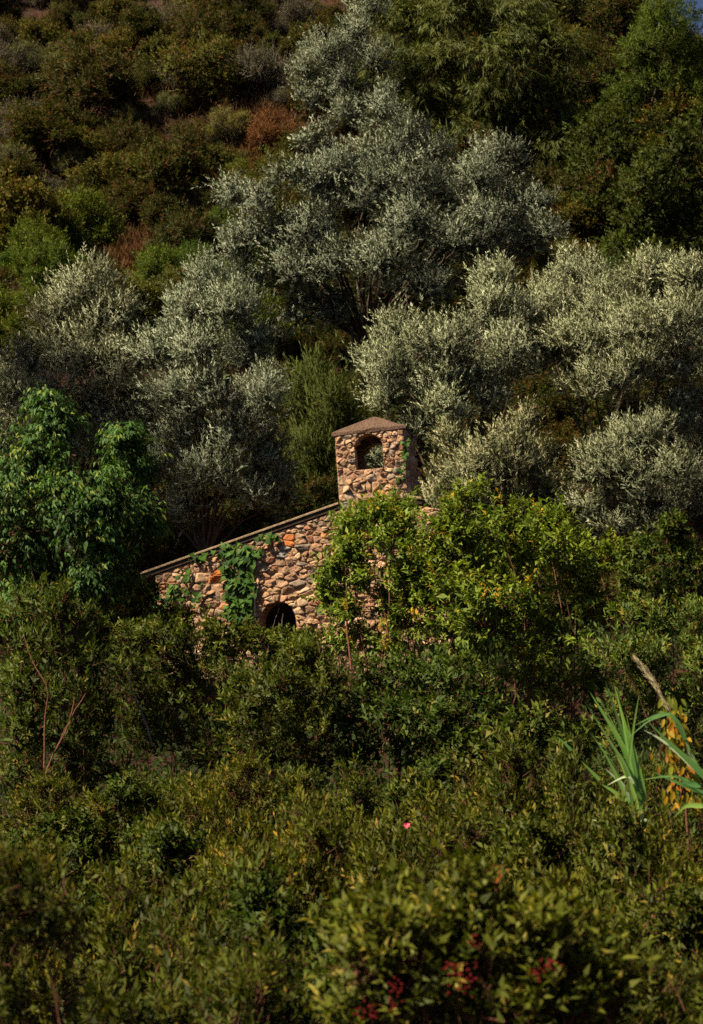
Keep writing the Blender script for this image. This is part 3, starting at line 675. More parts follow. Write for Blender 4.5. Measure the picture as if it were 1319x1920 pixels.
tree('terebinth', 'sparse young terebinth with orange tinged leaves in front of the belfry wall', sp(**{**SP['terebinth'], 'cA': (.085, .13, .016), 'cB': (.21, .27, .04), 'pC': .08}),
     [(742, 957, 36, 26), (692, 978, 30, 24), (655, 1002, 18, 20), (720, 1015, 40, 30), (770, 1000, 30, 36), (662, 1045, 14, 16), (628, 1080, 10, 14), (750, 1070, 42, 38), (680, 1095, 10, 14), (615, 1130, 10, 14), (760, 1150, 46, 42), (655, 1150, 14, 18), (715, 1215, 50, 36), (800, 1060, 40, 40), (745, 1110, 40, 38), (785, 1120, 44, 40), (730, 1160, 34, 36), (810, 1110, 36, 40), (640, 1215, 24, 22)], 25, 700, 115, cat='tree', stems=3, trunk='stems', dens=.5, trunkR=.05, limbR=.02, spread=.5)
tree('terebinth', 'wide leafy terebinth with yellow green crown right of the belfry', 'terebinth',
     [(850, 1010, 30, 30), (835, 1050, 40, 40), (905, 955, 48, 30), (860, 1005, 44, 38), (940, 1000, 48, 38), (1015, 1005, 46, 34), (1040, 1040, 46, 36), (895, 1060, 58, 44), (980, 1065, 58, 44), (1075, 1075, 48, 40), (1120, 1050, 34, 24), (850, 1120, 56, 44), (930, 1140, 60, 46), (1020, 1140, 60, 46), (1105, 1135, 50, 44), (880, 1205, 60, 44), (970, 1220, 60, 48), (1060, 1220, 56, 50), (1010, 1290, 56, 44), (1100, 1290, 46, 40), (820, 1180, 44, 44)], 24.5, 960, 116, cat='tree', stems=4, trunk='stems', trunkR=.06, limbR=.024, spread=.6)

for i, (x, y, h, rr_) in enumerate([(-6.2, 3.0, 6.6, 3.2), (-7.2, 11.6, 6.8, 2.6), (-11.2, 30.5, 16.5, 3.6)]):  # unseen oaks added out of view to shade the left foreground and left olives
    z = float(terrain(x, y)); L_ = [(np.array([x + rr_ * .6 * math.cos(a) * q, y + rr_ * .6 * math.sin(a) * q, z + h * v]), np.array([.42, .42, .35]) * rr_) for a, q, v in [(0, 0, .85), (0, 1, .7), (1.3, 1, .75), (2.6, 1, .65), (3.9, 1, .75), (5.2, 1, .68), (.7, .7, .5), (3.4, .7, .52)]]
    grow('holm_oak', ['unseen oak added left of the bottom left corner to cast shade', 'unseen oak added left of the dark gap to cast shade', 'tall unseen oak added left of the broad-leaved tree to shade the olives'][i], 'tree', 'oak', L_, (x, y, z), 120 + i, .8, trunkR=.2)
# ------------------------------------------------------------------ shrubs of the middle ground
def shrub(name, label, spec, L, d, bpx, seed, dens=1., group=None, **k):
    return tree(name, label, spec, L, d, bpx, seed, cat='shrub', dens=dens, group=group, stems=4, crown='foliage', trunk='stems', limbR=.016, **k)
shrub('lentisk_shrub', 'tall dark lentisk at the left edge with slanting bare stems', 'lentisk',
      [(55, 1145, 46, 36), (110, 1150, 40, 34), (150, 1190, 42, 36), (50, 1215, 48, 40), (120, 1235, 50, 40), (170, 1270, 44, 40), (50, 1295, 50, 44), (120, 1320, 54, 44), (60, 1380, 54, 44), (140, 1400, 54, 44), (200, 1360, 44, 40), (40, 1460, 50, 40), (120, 1480, 54, 40), (210, 1450, 50, 44)], 19.5, 110, 201)
shrub('lentisk_shrub', 'lentisk with a flat lit top below the left end of the house wall', 'lentisk',
      [(245, 1215, 44, 30), (295, 1200, 40, 26), (330, 1225, 36, 28), (240, 1260, 40, 34), (300, 1265, 46, 36), (370, 1270, 44, 30), (270, 1325, 48, 40), (350, 1330, 50, 40), (300, 1395, 50, 40), (380, 1400, 50, 44)], 20.5, 300, 202)
shrub('lentisk_shrub', 'rounded lentisk under the arched doorway', 'lentisk',
      [(585, 1235, 34, 22), (490, 1282, 40, 26), (580, 1250, 44, 32), (440, 1290, 44, 34), (530, 1300, 50, 36), (610, 1300, 46, 40), (460, 1350, 50, 40), (550, 1360, 50, 40), (430, 1420, 50, 40), (520, 1430, 50, 40), (610, 1370, 44, 40), (600, 1440, 50, 40)], 20, 520, 203)
shrub('leafy_shrub', 'dark leafy shrub at the foot of the two terebinths', 'leafy',
      [(680, 1290, 50, 40), (760, 1280, 54, 44), (840, 1280, 50, 44), (650, 1360, 50, 44), (730, 1360, 56, 44), (820, 1360, 54, 44), (900, 1340, 50, 44), (680, 1430, 54, 40), (770, 1440, 56, 40), (860, 1420, 50, 40)], 20.5, 770, 204)
shrub('leafy_shrub', 'leafy shrub with narrow upright spires at the right edge', 'leafy',
      [(1250, 1010, 12, 30), (1212, 1040, 12, 26), (1275, 1000, 9, 26), (1240, 1070, 44, 28), (1300, 1070, 38, 36), (1190, 1090, 30, 26), (1290, 1130, 44, 36), (1220, 1120, 46, 30)], 23.5, 1250, 205, dens=1.1)
shrub('leafy_shrub', 'dense small-leaved shrub behind the reed plume', sp(**{**SP['lentisk'], 'cA': (.045, .08, .018), 'cB': (.10, .15, .035)}),
      [(1190, 1170, 46, 34), (1260, 1180, 50, 40), (1320, 1190, 40, 44), (1170, 1240, 46, 40), (1240, 1250, 52, 42), (1310, 1270, 46, 46), (1150, 1310, 44, 40), (1220, 1330, 50, 42), (1290, 1350, 50, 44), (1180, 1400, 50, 40), (1280, 1430, 50, 40)], 20, 1240, 206)
shrub('leafy_shrub', 'low pale leafy shrub at the foot of the wide terebinth', 'leafy',
      [(960, 1390, 40, 30), (1020, 1380, 40, 30), (900, 1420, 36, 30), (1060, 1400, 36, 30), (980, 1440, 46, 30)], 16.5, 980, 207)
shrub('leafy_shrub', 'tangled leafy shrub growing against the wall under the ivy', 'leafy',
      [(390, 1180, 30, 22), (440, 1190, 36, 24), (350, 1190, 30, 22), (480, 1215, 34, 24), (410, 1225, 40, 24), (310, 1170, 26, 24), (280, 1120, 20, 20), (525, 1212, 20, 14), (560, 1215, 20, 14)], 27, 400, 208, dens=.7)

# ------------------------------------------------------------------ prototypes that repeat
def copy_tree(root, loc, rz, sc, label, group):
    r = root.copy(); COL.objects.link(r); r.location = [float(v) for v in loc]; r.rotation_euler = (0, 0, rz); r.scale = sc
    r['label'] = label; r['group'] = group
    for ch in root.children:
        c = ch.copy(); COL.objects.link(c); c.parent = r
    return r
def proto(name, spec, seed, R, H, nl, dens=1., stems=4, limbR=.016, tufts=0):
    r = rs(seed); L = []
    for i in range(tufts):
        a, q = r.uniform(0, 6.28), math.sqrt(r.random()); top = H * (1 - .42 * q ** 2.2) * r.uniform(.62, 1.02); k = r.uniform(.75, 1.25)
        L.append((np.array([R * q * math.cos(a), R * q * math.sin(a), top - .16]), np.array([.11, .11, .15]) * k))
        if r.random() < .6: L.append((np.array([R * q * math.cos(a) * .95, R * q * math.sin(a) * .95, top * r.uniform(.45, .7)]), np.array([.13, .13, .16]) * k))
    for i in range(nl):
        a, q = r.uniform(0, 6.28), math.sqrt(r.random()); h = H * (.42 + .4 * (1 - q * q) * r.uniform(.6, 1.1))
        L.append((np.array([R * .72 * q * math.cos(a), R * .72 * q * math.sin(a), h]), np.array([R * .34, R * .34, H * .2]) * r.uniform(.75, 1.2)))
        if r.random() < .7: L.append((np.array([R * .8 * q * math.cos(a + .5), R * .8 * q * math.sin(a + .5), h * .5]), np.array([R * .3, R * .3, H * .18])))
    s = dict(SP[spec] if isinstance(spec, str) else spec); s['bias'] = .35
    global terrain
    keep_t = terrain; terrain = lambda x, y: np.zeros(np.shape(x))
    o = grow(name, 'tmp', 'shrub', s, L, (0, 0, 0), seed, dens, None, stems=stems, crown='foliage', trunk='stems', limbR=limbR, spread=R * .4)
    terrain = keep_t
    return o
used = set()
def put(p, loc, rz, sc, label, group):
    if p.name not in used:
        used.add(p.name); p.location = [float(v) for v in loc]; p.rotation_euler = (0, 0, rz); p.scale = sc; p['label'] = label; p['group'] = group; return p
    return copy_tree(p, loc, rz, sc, label, group)
far = dict(bend=.35, clump=4.0, crad=.36, twigs=18, leaves=9, tl=.26, L=.10, W=.048, up=.5, out=.7, rnd=.55, twigfrac=.4, twigR=.007)
HK = {
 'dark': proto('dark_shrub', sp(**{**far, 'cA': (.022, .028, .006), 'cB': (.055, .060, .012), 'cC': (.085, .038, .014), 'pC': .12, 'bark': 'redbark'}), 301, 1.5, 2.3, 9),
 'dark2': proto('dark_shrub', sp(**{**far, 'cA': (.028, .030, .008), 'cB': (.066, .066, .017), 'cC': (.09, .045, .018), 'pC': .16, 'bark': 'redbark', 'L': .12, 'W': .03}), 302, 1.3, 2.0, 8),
 'yellow': proto('yellow_green_shrub', sp(**{**far, 'cA': (.05, .052, .011), 'cB': (.11, .105, .024), 'cC': (.12, .06, .02), 'pC': .08}), 303, 1.5, 2.4, 9),
 'bright': proto('fresh_green_shrub', sp(**{**far, 'cA': (.045, .075, .010), 'cB': (.11, .14, .022), 'L': .11, 'W': .025, 'up': .9}), 304, 1.3, 1.9, 8),
 'twig': proto('twiggy_shrub', sp(**{**far, 'clump': 4, 'twigs': 18, 'leaves': 4, 'tl': .55, 'up': 1.0, 'cA': (.05, .045, .022), 'cB': (.10, .085, .05), 'bark': 'greybark', 'twigfrac': 1., 'twigR': .009}), 305, 1.3, 1.7, 8),
 'rust': proto('rust_brown_shrub', sp(**{**far, 'mat': 'dry', 'L': .12, 'W': .02, 'up': 1.0, 'cA': (.11, .045, .014), 'cB': (.21, .10, .035), 'bark': 'redbark', 'twigfrac': .8}), 306, 1.2, 1.5, 8),
 'straw': proto('straw_green_shrub', sp(**{**far, 'L': .14, 'W': .018, 'up': 1.1, 'cA': (.07, .07, .025), 'cB': (.15, .14, .05), 'bark': 'greybark', 'twigfrac': .8}), 307, 1.2, 1.5, 8),
}
LBL = {'dark': 'dark green shrub among others on the shaded hillside', 'dark2': 'dull green narrow-leaved shrub among others on the hillside', 'yellow': 'olive yellow shrub among others on the hillside',
       'bright': 'fresh green shrub among others on the hillside', 'twig': 'grey twiggy half bare shrub among others on the hillside', 'rust': 'rust brown dry shrub in the patch on the hillside', 'straw': 'straw green upright shrub among others on the hillside'}
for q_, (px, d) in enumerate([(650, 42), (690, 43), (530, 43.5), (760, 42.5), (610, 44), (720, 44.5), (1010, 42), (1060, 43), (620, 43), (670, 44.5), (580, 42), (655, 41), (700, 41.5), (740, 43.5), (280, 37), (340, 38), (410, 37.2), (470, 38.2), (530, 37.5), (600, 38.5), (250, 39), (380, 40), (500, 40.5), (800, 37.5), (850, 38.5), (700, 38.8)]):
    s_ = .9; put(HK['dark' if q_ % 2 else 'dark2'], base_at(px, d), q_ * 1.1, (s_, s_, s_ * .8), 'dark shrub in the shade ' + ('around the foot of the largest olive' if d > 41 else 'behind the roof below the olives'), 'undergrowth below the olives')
# those one can point at: (px, py of the foot, width px, kind, label)
NAMED = [
 (395, 215, 190, 'yellow', 'big domed olive yellow bush high on the left slope'),
 (320, 410, 190, 'dark', 'dark green bush with lit tips left of the largest olive'),
 (170, 240, 200, 'dark2', 'broad dull green bush on the upper left slope'),
 (455, 370, 90, 'bright', 'pointed yellow green bush below the rust brown patch'),
 (50, 520, 210, 'yellow', 'wide olive yellow bush at the left edge of the slope'),
 (100, 590, 170, 'bright', 'fresh green bush above the left olive dome'),
 (300, 575, 150, 'bright', 'fresh green bush between the two left olive domes'),
 (375, 550, 120, 'bright', 'fresh green bush beside the bare red earth'),
 (520, 290, 120, 'rust', 'largest rust brown bush left of the small upright olive'),
 (430, 290, 110, 'straw', 'straw green brush beside the rust brown patch'),
 (1130, 215, 120, 'bright', 'fresh green bush below the pale dry grass at upper right'),
 (1165, 505, 60, 'twig', 'small pale blue green shrub below the right oak'),
]
KND = {'dark': 'dark green shrub', 'dark2': 'dull green narrow-leaved shrub', 'yellow': 'olive yellow shrub', 'bright': 'fresh green shrub', 'twig': 'grey twiggy half bare shrub', 'rust': 'rust brown dry shrub', 'straw': 'straw green upright shrub'}
def zone(px, py):
    if px > 1060: return 'below the skyline at the upper right' if py < 230 else 'around the dark oaks at the right'
    if px > 560: return 'behind the weeping pine at the top' if py < 200 else 'in the shade behind the largest olive'
    if math.hypot((px - 500) / 110, (py - 280) / 80) < 1: return 'in the rust coloured patch beside the upper olives'
    if py < 60: return 'along the top edge above the left slope'
    if py < 170: return 'high on the left slope ' + ('left of the big domed bush' if px < 300 else 'right of the big domed bush')
    if py < 320: return 'halfway up the left slope ' + ('at the left edge' if px < 180 else 'below the big domed bush')
    if py < 460: return 'on the lower left slope ' + ('at the left edge' if px < 200 else 'left of the largest olive')
    return 'just above the left olive domes'
r = rs(77)
taken = []
for px, py, wpx, kind, lab in NAMED:
    p = hit(np.array([float(px)]), np.array([float(py)]))[0]; w = wpx * p[1] / F; p0 = {'dark': 1.5, 'dark2': 1.3, 'yellow': 1.5, 'bright': 1.3, 'twig': 1.3, 'rust': 1.2, 'straw': 1.2}[kind]
    s_ = w / (2 * p0); put(HK[kind], p, r.uniform(0, 6.28), (s_, s_, s_ * 1.05), lab, 'shrubs on the hillside'); taken.append((px, py - 30))
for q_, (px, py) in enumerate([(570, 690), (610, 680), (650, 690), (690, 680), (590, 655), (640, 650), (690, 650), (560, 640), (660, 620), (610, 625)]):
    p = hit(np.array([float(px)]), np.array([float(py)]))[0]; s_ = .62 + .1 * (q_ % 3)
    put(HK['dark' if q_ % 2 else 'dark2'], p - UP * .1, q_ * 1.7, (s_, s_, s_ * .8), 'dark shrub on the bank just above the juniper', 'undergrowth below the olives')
n = 0
cand = []
for _ in range(6000):
    px = r.uniform(-60, 1380); py = r.uniform(-40, 700)
    if px > 1250 and py < 60: continue
    sp_ = 34 + 22 * max(0, py) / 500
    if all((px - a) ** 2 + ((py - b) * 1.5) ** 2 > sp_ ** 2 for a, b in cand): cand.append((px, py))
cp = np.array(cand); H = hit(cp[:, 0], cp[:, 1])
for (px, py), p in zip(cand, H):
    if p[1] > 115: continue
    mid = 560 < px < 1060 and py > 100
    if mid and py > 640: continue
    rustz = math.hypot((px - 505) / 95, (py - 305) / 75) < 1 or math.hypot((px - 260) / 90, (py - 485) / 28) < 1
    if 190 < px < 345 and 470 < py < 560: continue
    strawz = 230 < px < 480 and 215 < py < 300
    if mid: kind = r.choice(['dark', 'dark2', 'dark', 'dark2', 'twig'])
    elif rustz: kind = r.choice(['rust', 'rust', 'straw'])
    elif strawz: kind = r.choice(['straw', 'twig', 'twig', 'dark2'])
    elif py > 470 and px < 500: kind = r.choice(['bright', 'bright', 'yellow', 'dark2'])
    elif px > 1060: kind = r.choice(['dark', 'dark2', 'bright', 'yellow'])
    else: kind = r.choice(['dark', 'dark', 'dark2', 'dark2', 'yellow', 'twig', 'straw'], p=[.15, .1, .13, .1, .22, .17, .13])
    s_ = r.choice([.5, .65, .8, 1.0, 1.25]) * r.uniform(.9, 1.1) * (.55 if rustz else .65 if strawz else 1)
    put(HK[kind], p - UP * .1, r.uniform(0, 6.28), (s_ * r.uniform(.9, 1.2), s_, s_ * r.uniform(.75, 1.1)), KND[kind] + ' ' + zone(px, py), 'shrubs on the hillside'); n += 1
print('hillside shrubs', n)
# understorey between house and olives, and in the gaps of the middle ground
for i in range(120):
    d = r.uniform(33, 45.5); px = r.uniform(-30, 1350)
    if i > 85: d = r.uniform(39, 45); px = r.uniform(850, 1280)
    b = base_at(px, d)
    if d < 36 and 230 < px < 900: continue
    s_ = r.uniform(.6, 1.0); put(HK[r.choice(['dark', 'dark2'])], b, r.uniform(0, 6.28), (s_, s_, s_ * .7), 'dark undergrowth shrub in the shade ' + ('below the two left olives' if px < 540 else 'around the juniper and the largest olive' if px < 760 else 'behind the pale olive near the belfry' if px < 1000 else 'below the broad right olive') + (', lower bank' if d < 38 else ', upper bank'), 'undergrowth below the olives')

def cover(name, label, cat, P, L, Wd, cA, cB, seed, m='green', up=1.0):
    r = rs(seed); n = len(P)
    D = nrm(r.normal(size=(n, 3)) * .6 + UP * up); N = nrm(r.normal(size=(n, 3)) + UP * .3); k = r.random((n, 1))
    c = (np.array(cA) * (1 - k) + np.array(cB) * k) * r.uniform(.8, 1.2, (n, 1)); sz = r.uniform(.6, 1.3, n)
    V, f, per, q = leaf_arrays(P, D, N, L * sz, Wd * sz, 'blade')
    return tag(obj(name, mesh_np(name, V, f, per, M[m], np.repeat(c, q, 0))), label, cat, kind='stuff')
def scatter(n, d0, d1, seed, h=.5):
    r = rs(seed); d = np.sqrt(r.uniform(d0 * d0, d1 * d1, n)); x = r.uniform(-.27, .27, n) * d
    return np.column_stack([x, d, terrain(x, d) + r.random(n) ** 1.5 * h])
cover('ground_cover', 'low dark leafy ground cover between the shrubs', 'ground cover', np.concatenate([scatter(30000, 5, 46, 601, .6), scatter(30000, 12, 31, 621, .55)]), .13, .05, (.02, .035, .01), (.05, .075, .02), 602)
PX = rs(603).uniform(-40, 1360, 32000); PY = rs(604).uniform(-20, 640, 32000); q = hit(PX, PY); q = q[q[:, 1] < 112]
cover('hillside_scrub', 'low dry scrub and leaf litter covering the hillside', 'scrub', q + UP * rs(605).random((len(q), 1)) * .6, .42, .05, (.05, .022, .008), (.11, .062, .022), 606, 'dry')
PX = np.concatenate([rs(607).normal(510, 50, 9000), rs(608).normal(262, 45, 5000)]); PY = np.concatenate([rs(609).normal(280, 38, 9000), rs(610).normal(488, 16, 5000)]); q = hit(PX, PY)
cover('dry_grass', 'rust red dry grass patches on the bare slope', 'dry grass', q, .5, .03, (.09, .03, .012), (.19, .09, .036), 611, 'dry', 2.0)
PX = rs(612).normal(1115, 36, 3000); PY = rs(613).normal(150, 9, 3000); q = hit(PX, PY)
cover('dry_grass', 'pale grey straw grass below the right skyline', 'dry grass', q, .7, .03, (.12, .10, .07), (.2, .17, .12), 614, 'dry', 2.5)

# ------------------------------------------------------------------ foreground hedge
HP = [proto('hedge_shrub', sp(**{**SP['lentisk'], 'clump': 48, 'crad': .09, 'twigs': 9, 'leaves': 11, 'tl': .15, 'L': .052, 'W': .0175, 'twigfrac': 1., 'twigR': .0025, 'inner': .10, 'isz': 1.3, 'cA': (.024, .034, .004), 'cB': (.088, .098, .011), 'cC': (.19, .13, .02), 'pC': .03}), 320 + i, .85, 1.7, 0, stems=8, limbR=.014, tufts=40) for i in range(3)]
HP.append(proto('hedge_shrub', sp(**{**SP['leafy'], 'clump': 44, 'crad': .09, 'twigs': 8, 'leaves': 9, 'tl': .14, 'L': .058, 'W': .026, 'twigfrac': 1., 'twigR': .0025, 'inner': .10, 'isz': 1.3, 'cA': (.020, .034, .005), 'cB': (.072, .094, .013)}), 330, .85, 1.7, 0, stems=8, limbR=.014, tufts=38))
# (px, py of the top, distance, width scale, which, label)
HEDGE = [
 (400, 1495, 14.0, 1.0, 0, 'hedge shrub at the left end of the far hedge row'), (560, 1500, 13.6, 1.0, 1, 'hedge shrub in the far row below the doorway lentisk'),
 (720, 1475, 14.2, 1.0, 3, 'hedge shrub in the far row below the leafy dark shrub'), (860, 1455, 13.4, 1.05, 2, 'hedge shrub in the far row left of the tall reddish stems'),
 (1020, 1410, 13.2, 1.05, 0, 'tallest hedge shrub with reddish stems left of the green reed'), (1290, 1500, 12.6, 1.0, 1, 'hedge shrub at the right edge behind the reed leaves'),
 (1130, 1500, 11.8, .9, 2, 'hedge shrub behind the foot of the green reed'), (1195, 1535, 10.2, .7, 3, 'hedge shrub in front of the foot of the green reed'), (330, 1570, 11.6, 1.0, 3, 'hedge shrub at the left end of the second row'),
 (500, 1560, 11.2, 1.0, 2, 'hedge shrub in the second row left of the pink flower'), (680, 1545, 11.0, 1.0, 0, 'hedge shrub bearing the pink flower'),
 (860, 1545, 10.8, 1.0, 1, 'hedge shrub in the second row right of the pink flower'), (1040, 1560, 10.4, 1.0, 3, 'hedge shrub in the second row below the reddish stems'),
 (1240, 1590, 10.2, 1.0, 0, 'hedge shrub in the second row at the right edge'), (170, 1655, 9.4, .8, 1, 'low hedge shrub at the left beside the dark gap'),
 (400, 1650, 9.3, 1.0, 0, 'hedge shrub in the near row left of centre'), (580, 1660, 9.0, 1.0, 3, 'hedge shrub in the near row at the centre'),
 (900, 1640, 8.8, 1.0, 2, 'hedge shrub in the near row behind the berry bush'), (1150, 1680, 8.6, 1.0, 1, 'hedge shrub in the near row at the right'),
 (1320, 1700, 8.2, 1.0, 3, 'hedge shrub in the near row at the right edge'), (300, 1780, 7.4, .9, 2, 'nearest hedge shrub left of the berry bush'),
 (500, 1790, 7.2, .9, 1, 'nearest hedge shrub touching the berry bush'), (1150, 1800, 7.2, .9, 0, 'nearest hedge shrub right of the berry bush'),
 (620, 1440, 17.2, 1.2, 1, 'shaded shrub at the foot of the doorway lentisk'), (430, 1440, 17.2, 1.2, 0, 'shaded shrub at the foot of the flat topped lentisk'), (270, 1455, 17.4, 1.2, 2, 'shaded shrub right of the slanting bare stems'), (90, 1470, 17.2, 1.2, 0, 'shaded shrub at the foot of the slanting bare stems'), (820, 1430, 17.2, 1.2, 3, 'shaded shrub below the dark leafy shrub'), (1200, 1430, 17, 1.1, 2, 'shaded shrub behind the green reed blades'),
 (180, 1475, 16.8, 1.1, 3, 'shaded leafy shrub in the dark gap below the bare stems'), (60, 1600, 12.5, .9, 0, 'low shaded hedge shrub in the dark gap at the left edge'), (1330, 1820, 6.9, .8, 2, 'nearest hedge shrub in the bottom right corner'),
]
for px, py, d, ws, k, lab in HEDGE:
    p = at(px, py, d); g = float(terrain(p[0], d)); s_ = (p[2] - g) / 1.62
    put(HP[k], (p[0], d, g), r.uniform(0, 6.28), (ws, ws, s_), lab, 'shrubs of the foreground hedge')
# dark blurred shrub close by at the left, and the berry bush
NEAR = sp(**{**SP['lentisk'], 'clump': 40, 'crad': .12, 'twigs': 9, 'leaves': 10, 'tl': .11, 'L': .036, 'W': .013, 'tpl': 'fold', 'twigfrac': 1., 'twigR': .002, 'inner': .2, 'isz': 1.2})
def near_shrub(label, L, d, bpx, seed, spec=NEAR):
    return shrub('lentisk_shrub', label, spec, L, d, bpx, seed, thick=.5)
near_shrub('dark close lentisk in the bottom left corner', [(20, 1650, 50, 40), (70, 1700, 60, 50), (10, 1760, 60, 50), (100, 1780, 70, 60), (40, 1860, 70, 60), (140, 1880, 70, 60), (-20, 1700, 50, 60)], 6.2, 40, 401)
bb = near_shrub('blurred close berry bush with red berry clusters at the bottom', [(700, 1735, 34, 36), (760, 1785, 40, 40), (690, 1820, 50, 50), (840, 1770, 40, 44), (905, 1730, 36, 44), (900, 1805, 50, 40), (1000, 1800, 44, 36), (1065, 1795, 34, 24), (960, 1870, 64, 50), (780, 1870, 64, 50), (690, 1900, 50, 40), (1080, 1880, 60, 50), (830, 1850, 50, 40), (900, 1885, 56, 40), (1010, 1865, 50, 40), (960, 1925, 60, 40), (860, 1930, 60, 40), (1060, 1930, 60, 40), (740, 1930, 60, 40), (1130, 1920, 50, 40), (1125, 1865, 40, 36)], 6.0, 860, 402,
    sp(**{**NEAR, 'clump': 13, 'crad': .10, 'tl': .15, 'up': 1.1, 'L': .055, 'W': .020, 'cA': (.034, .052, .007), 'cB': (.10, .118, .017), 'cC': (.17, .155, .03), 'pC': .08}))
def ico():
    t = (1 + 5 ** .5) / 2; V = np.array([(-1, t, 0), (1, t, 0), (-1, -t, 0), (1, -t, 0), (0, -1, t), (0, 1, t), (0, -1, -t), (0, 1, -t), (t, 0, -1), (t, 0, 1), (-t, 0, -1), (-t, 0, 1)]) / math.hypot(1, t)
    return V, np.array([(0, 11, 5), (0, 5, 1), (0, 1, 7), (0, 7, 10), (0, 10, 11), (1, 5, 9), (5, 11, 4), (11, 10, 2), (10, 7, 6), (7, 1, 8), (3, 9, 4), (3, 4, 2), (3, 2, 6), (3, 6, 8), (3, 8, 9), (4, 9, 5), (2, 4, 11), (6, 2, 10), (8, 6, 7), (9, 8, 1)])
ICO = ico()
def berries(parent, px, py, d, n, a, b, seed, material, rad=.004, name='berry_cluster'):
    r = rs(seed); c = at(px, py, d); po = np.array(parent.location)
    q = r.normal(size=(n, 3)) * np.array([a, (a + b) / 2, b]) * d / F * .55
    V = (q[:, None] + ICO[0][None] * (rad * r.uniform(.75, 1.2, n))[:, None, None]).reshape(-1, 3)
    f = (np.arange(n)[:, None, None] * 12 + ICO[1][None]).ravel()
    return obj(name, mesh_np(name, V, f, 3, material, smooth=True), parent, c - po)
for i, (px, py, n_, a, b) in enumerate([(872, 1835, 60, 22, 26), (845, 1815, 20, 14, 14), (1030, 1805, 34, 20, 12), (1008, 1825, 24, 12, 12), (742, 1850, 26, 12, 18), (690, 1900, 30, 20, 12), (890, 1770, 16, 14, 10), (740, 1890, 18, 12, 10)]):
    berries(bb, px, py, 5.45, int(n_ * .7), a, b, 500 + i, M['berry'], .0045)['kind'] = 'stuff'

# dried orange panicle on the berry bush
def panicle(parent, name, pts_px, d, n, spread, L, Wd, cA, cB, seed, m='dry', hang=.0, sprd=.45):
    r = rs(seed); po = np.array(parent.location); A = np.array([at(x, y, d) for x, y in pts_px]); t = np.linspace(0, 1, len(A))
    tt = r.random(n); c = np.column_stack([np.interp(tt, t, A[:, i]) for i in range(3)]); ax = nrm(A[-1] - A[0])
    w = spread * (np.sin(np.clip(tt, .02, 1) * math.pi * .9) * .8 + .2)
    D = nrm(ax * 1.0 + r.normal(size=(n, 3)) * sprd - UP * hang); P = c + nrm(r.normal(size=(n, 3))) * (w * r.random(n))[:, None]
    k = r.random((n, 1)); col = np.array(cA) * (1 - k) + np.array(cB) * k
    V, f, per, q = leaf_arrays(P - po, D, nrm(r.normal(size=(n, 3))), L * r.uniform(.6, 1.3, n), Wd * np.ones(n), 'blade')
    o = obj(name, mesh_np(name, V, f, per, M[m], np.repeat(col, q, 0)), parent); o['kind'] = 'stuff'
    tt = np.linspace(0, 1, 8); P = np.column_stack([np.interp(tt, t, A[:, i]) for i in range(3)])
    tubes('stalk', (P - po)[None], np.linspace(.004, .0015, 8)[None], M['redbark'], parent, 5)
panicle(bb, 'dried_panicle', [(930, 1705), (931, 1660), (925, 1630)], 6.2, 70, .06, .03, .006, (.32, .07, .02), (.45, .14, .04), 510)

# red fruit clusters and turning leaves on the terebinth
tb_ = [o for o in bpy.data.objects if o.name == 'terebinth'][0]
for i, (px, py, a, b, n_) in enumerate([(655, 1010, 16, 14, 90), (675, 1050, 24, 16, 110), (640, 990, 12, 10, 50), (780, 1050, 14, 16, 60), (625, 1035, 12, 10, 40)]):
    r_ = rs(520 + i); c = at(px, py, 24.4) - np.array(tb_.location); P = c + r_.normal(size=(n_, 3)) * np.array([a, 14, b]) * 24.4 / F * .55
    k = r_.random((n_, 1)); cc = np.array((.36, .07, .02)) * (1 - k) + np.array((.42, .2, .03)) * k
    V, f, per, q = leaf_arrays(P, nrm(r_.normal(size=(n_, 3)) + UP * .3), nrm(r_.normal(size=(n_, 3)) + UP), .055 * np.ones(n_), .018 * np.ones(n_), 'fold')
    o = obj('turning_leaves', mesh_np('turning_leaves', V, f, per, M['gloss'], np.repeat(cc, q, 0)), tb_); o['kind'] = 'stuff'

# ------------------------------------------------------------------ the reeds
def ribbon(pts_px, d, w_px, fold=.25, dd=None, seed=0, col=(.1, .25, .06), tw=0.):
    """a long blade along a curve: pointed, folded along its midrib, with thickness from its fold"""
    A = np.array([at(x, y, d + (dd[i] if dd else 0)) for i, (x, y) in enumerate(pts_px)]); t = np.linspace(0, 1, len(A)); K = 14; tt = np.linspace(0, 1, K)
    P = np.column_stack([np.interp(tt, t, A[:, i]) for i in range(3)])
    for _ in range(4): P[1:-1] = (P[:-2] + 2 * P[1:-1] + P[2:]) / 4
    T = nrm(np.gradient(P, axis=0)); V_ = nrm(P - CAM); S = nrm(np.cross(T, np.array([.25, -1., .35]))); a = tw * tt[:, None]; Nn = np.cross(S, T)
    S = S * np.cos(a) + Nn * np.sin(a); Nn = np.cross(S, T)
    w = w_px * d / F * .5 * np.minimum(1, tt * 4 + .6) * np.clip(1 - tt, 0, 1) ** .75 * .95
    Vv = np.concatenate([P + S * w[:, None] + Nn * (fold * w)[:, None], P, P - S * w[:, None] + Nn * (fold * w)[:, None]])
    f = []
    for i in range(K - 1): f += [(i, i + 1, K + i + 1, K + i), (K + i, K + i + 1, 2 * K + i + 1, 2 * K + i)]
    return Vv, np.array(f).ravel(), np.repeat(np.array(col)[None], 3 * K, 0) * rs(seed).uniform(.85, 1.15)
def Z(x, y): return (1000 + x / 4.135, 1200 + y / 4.135)
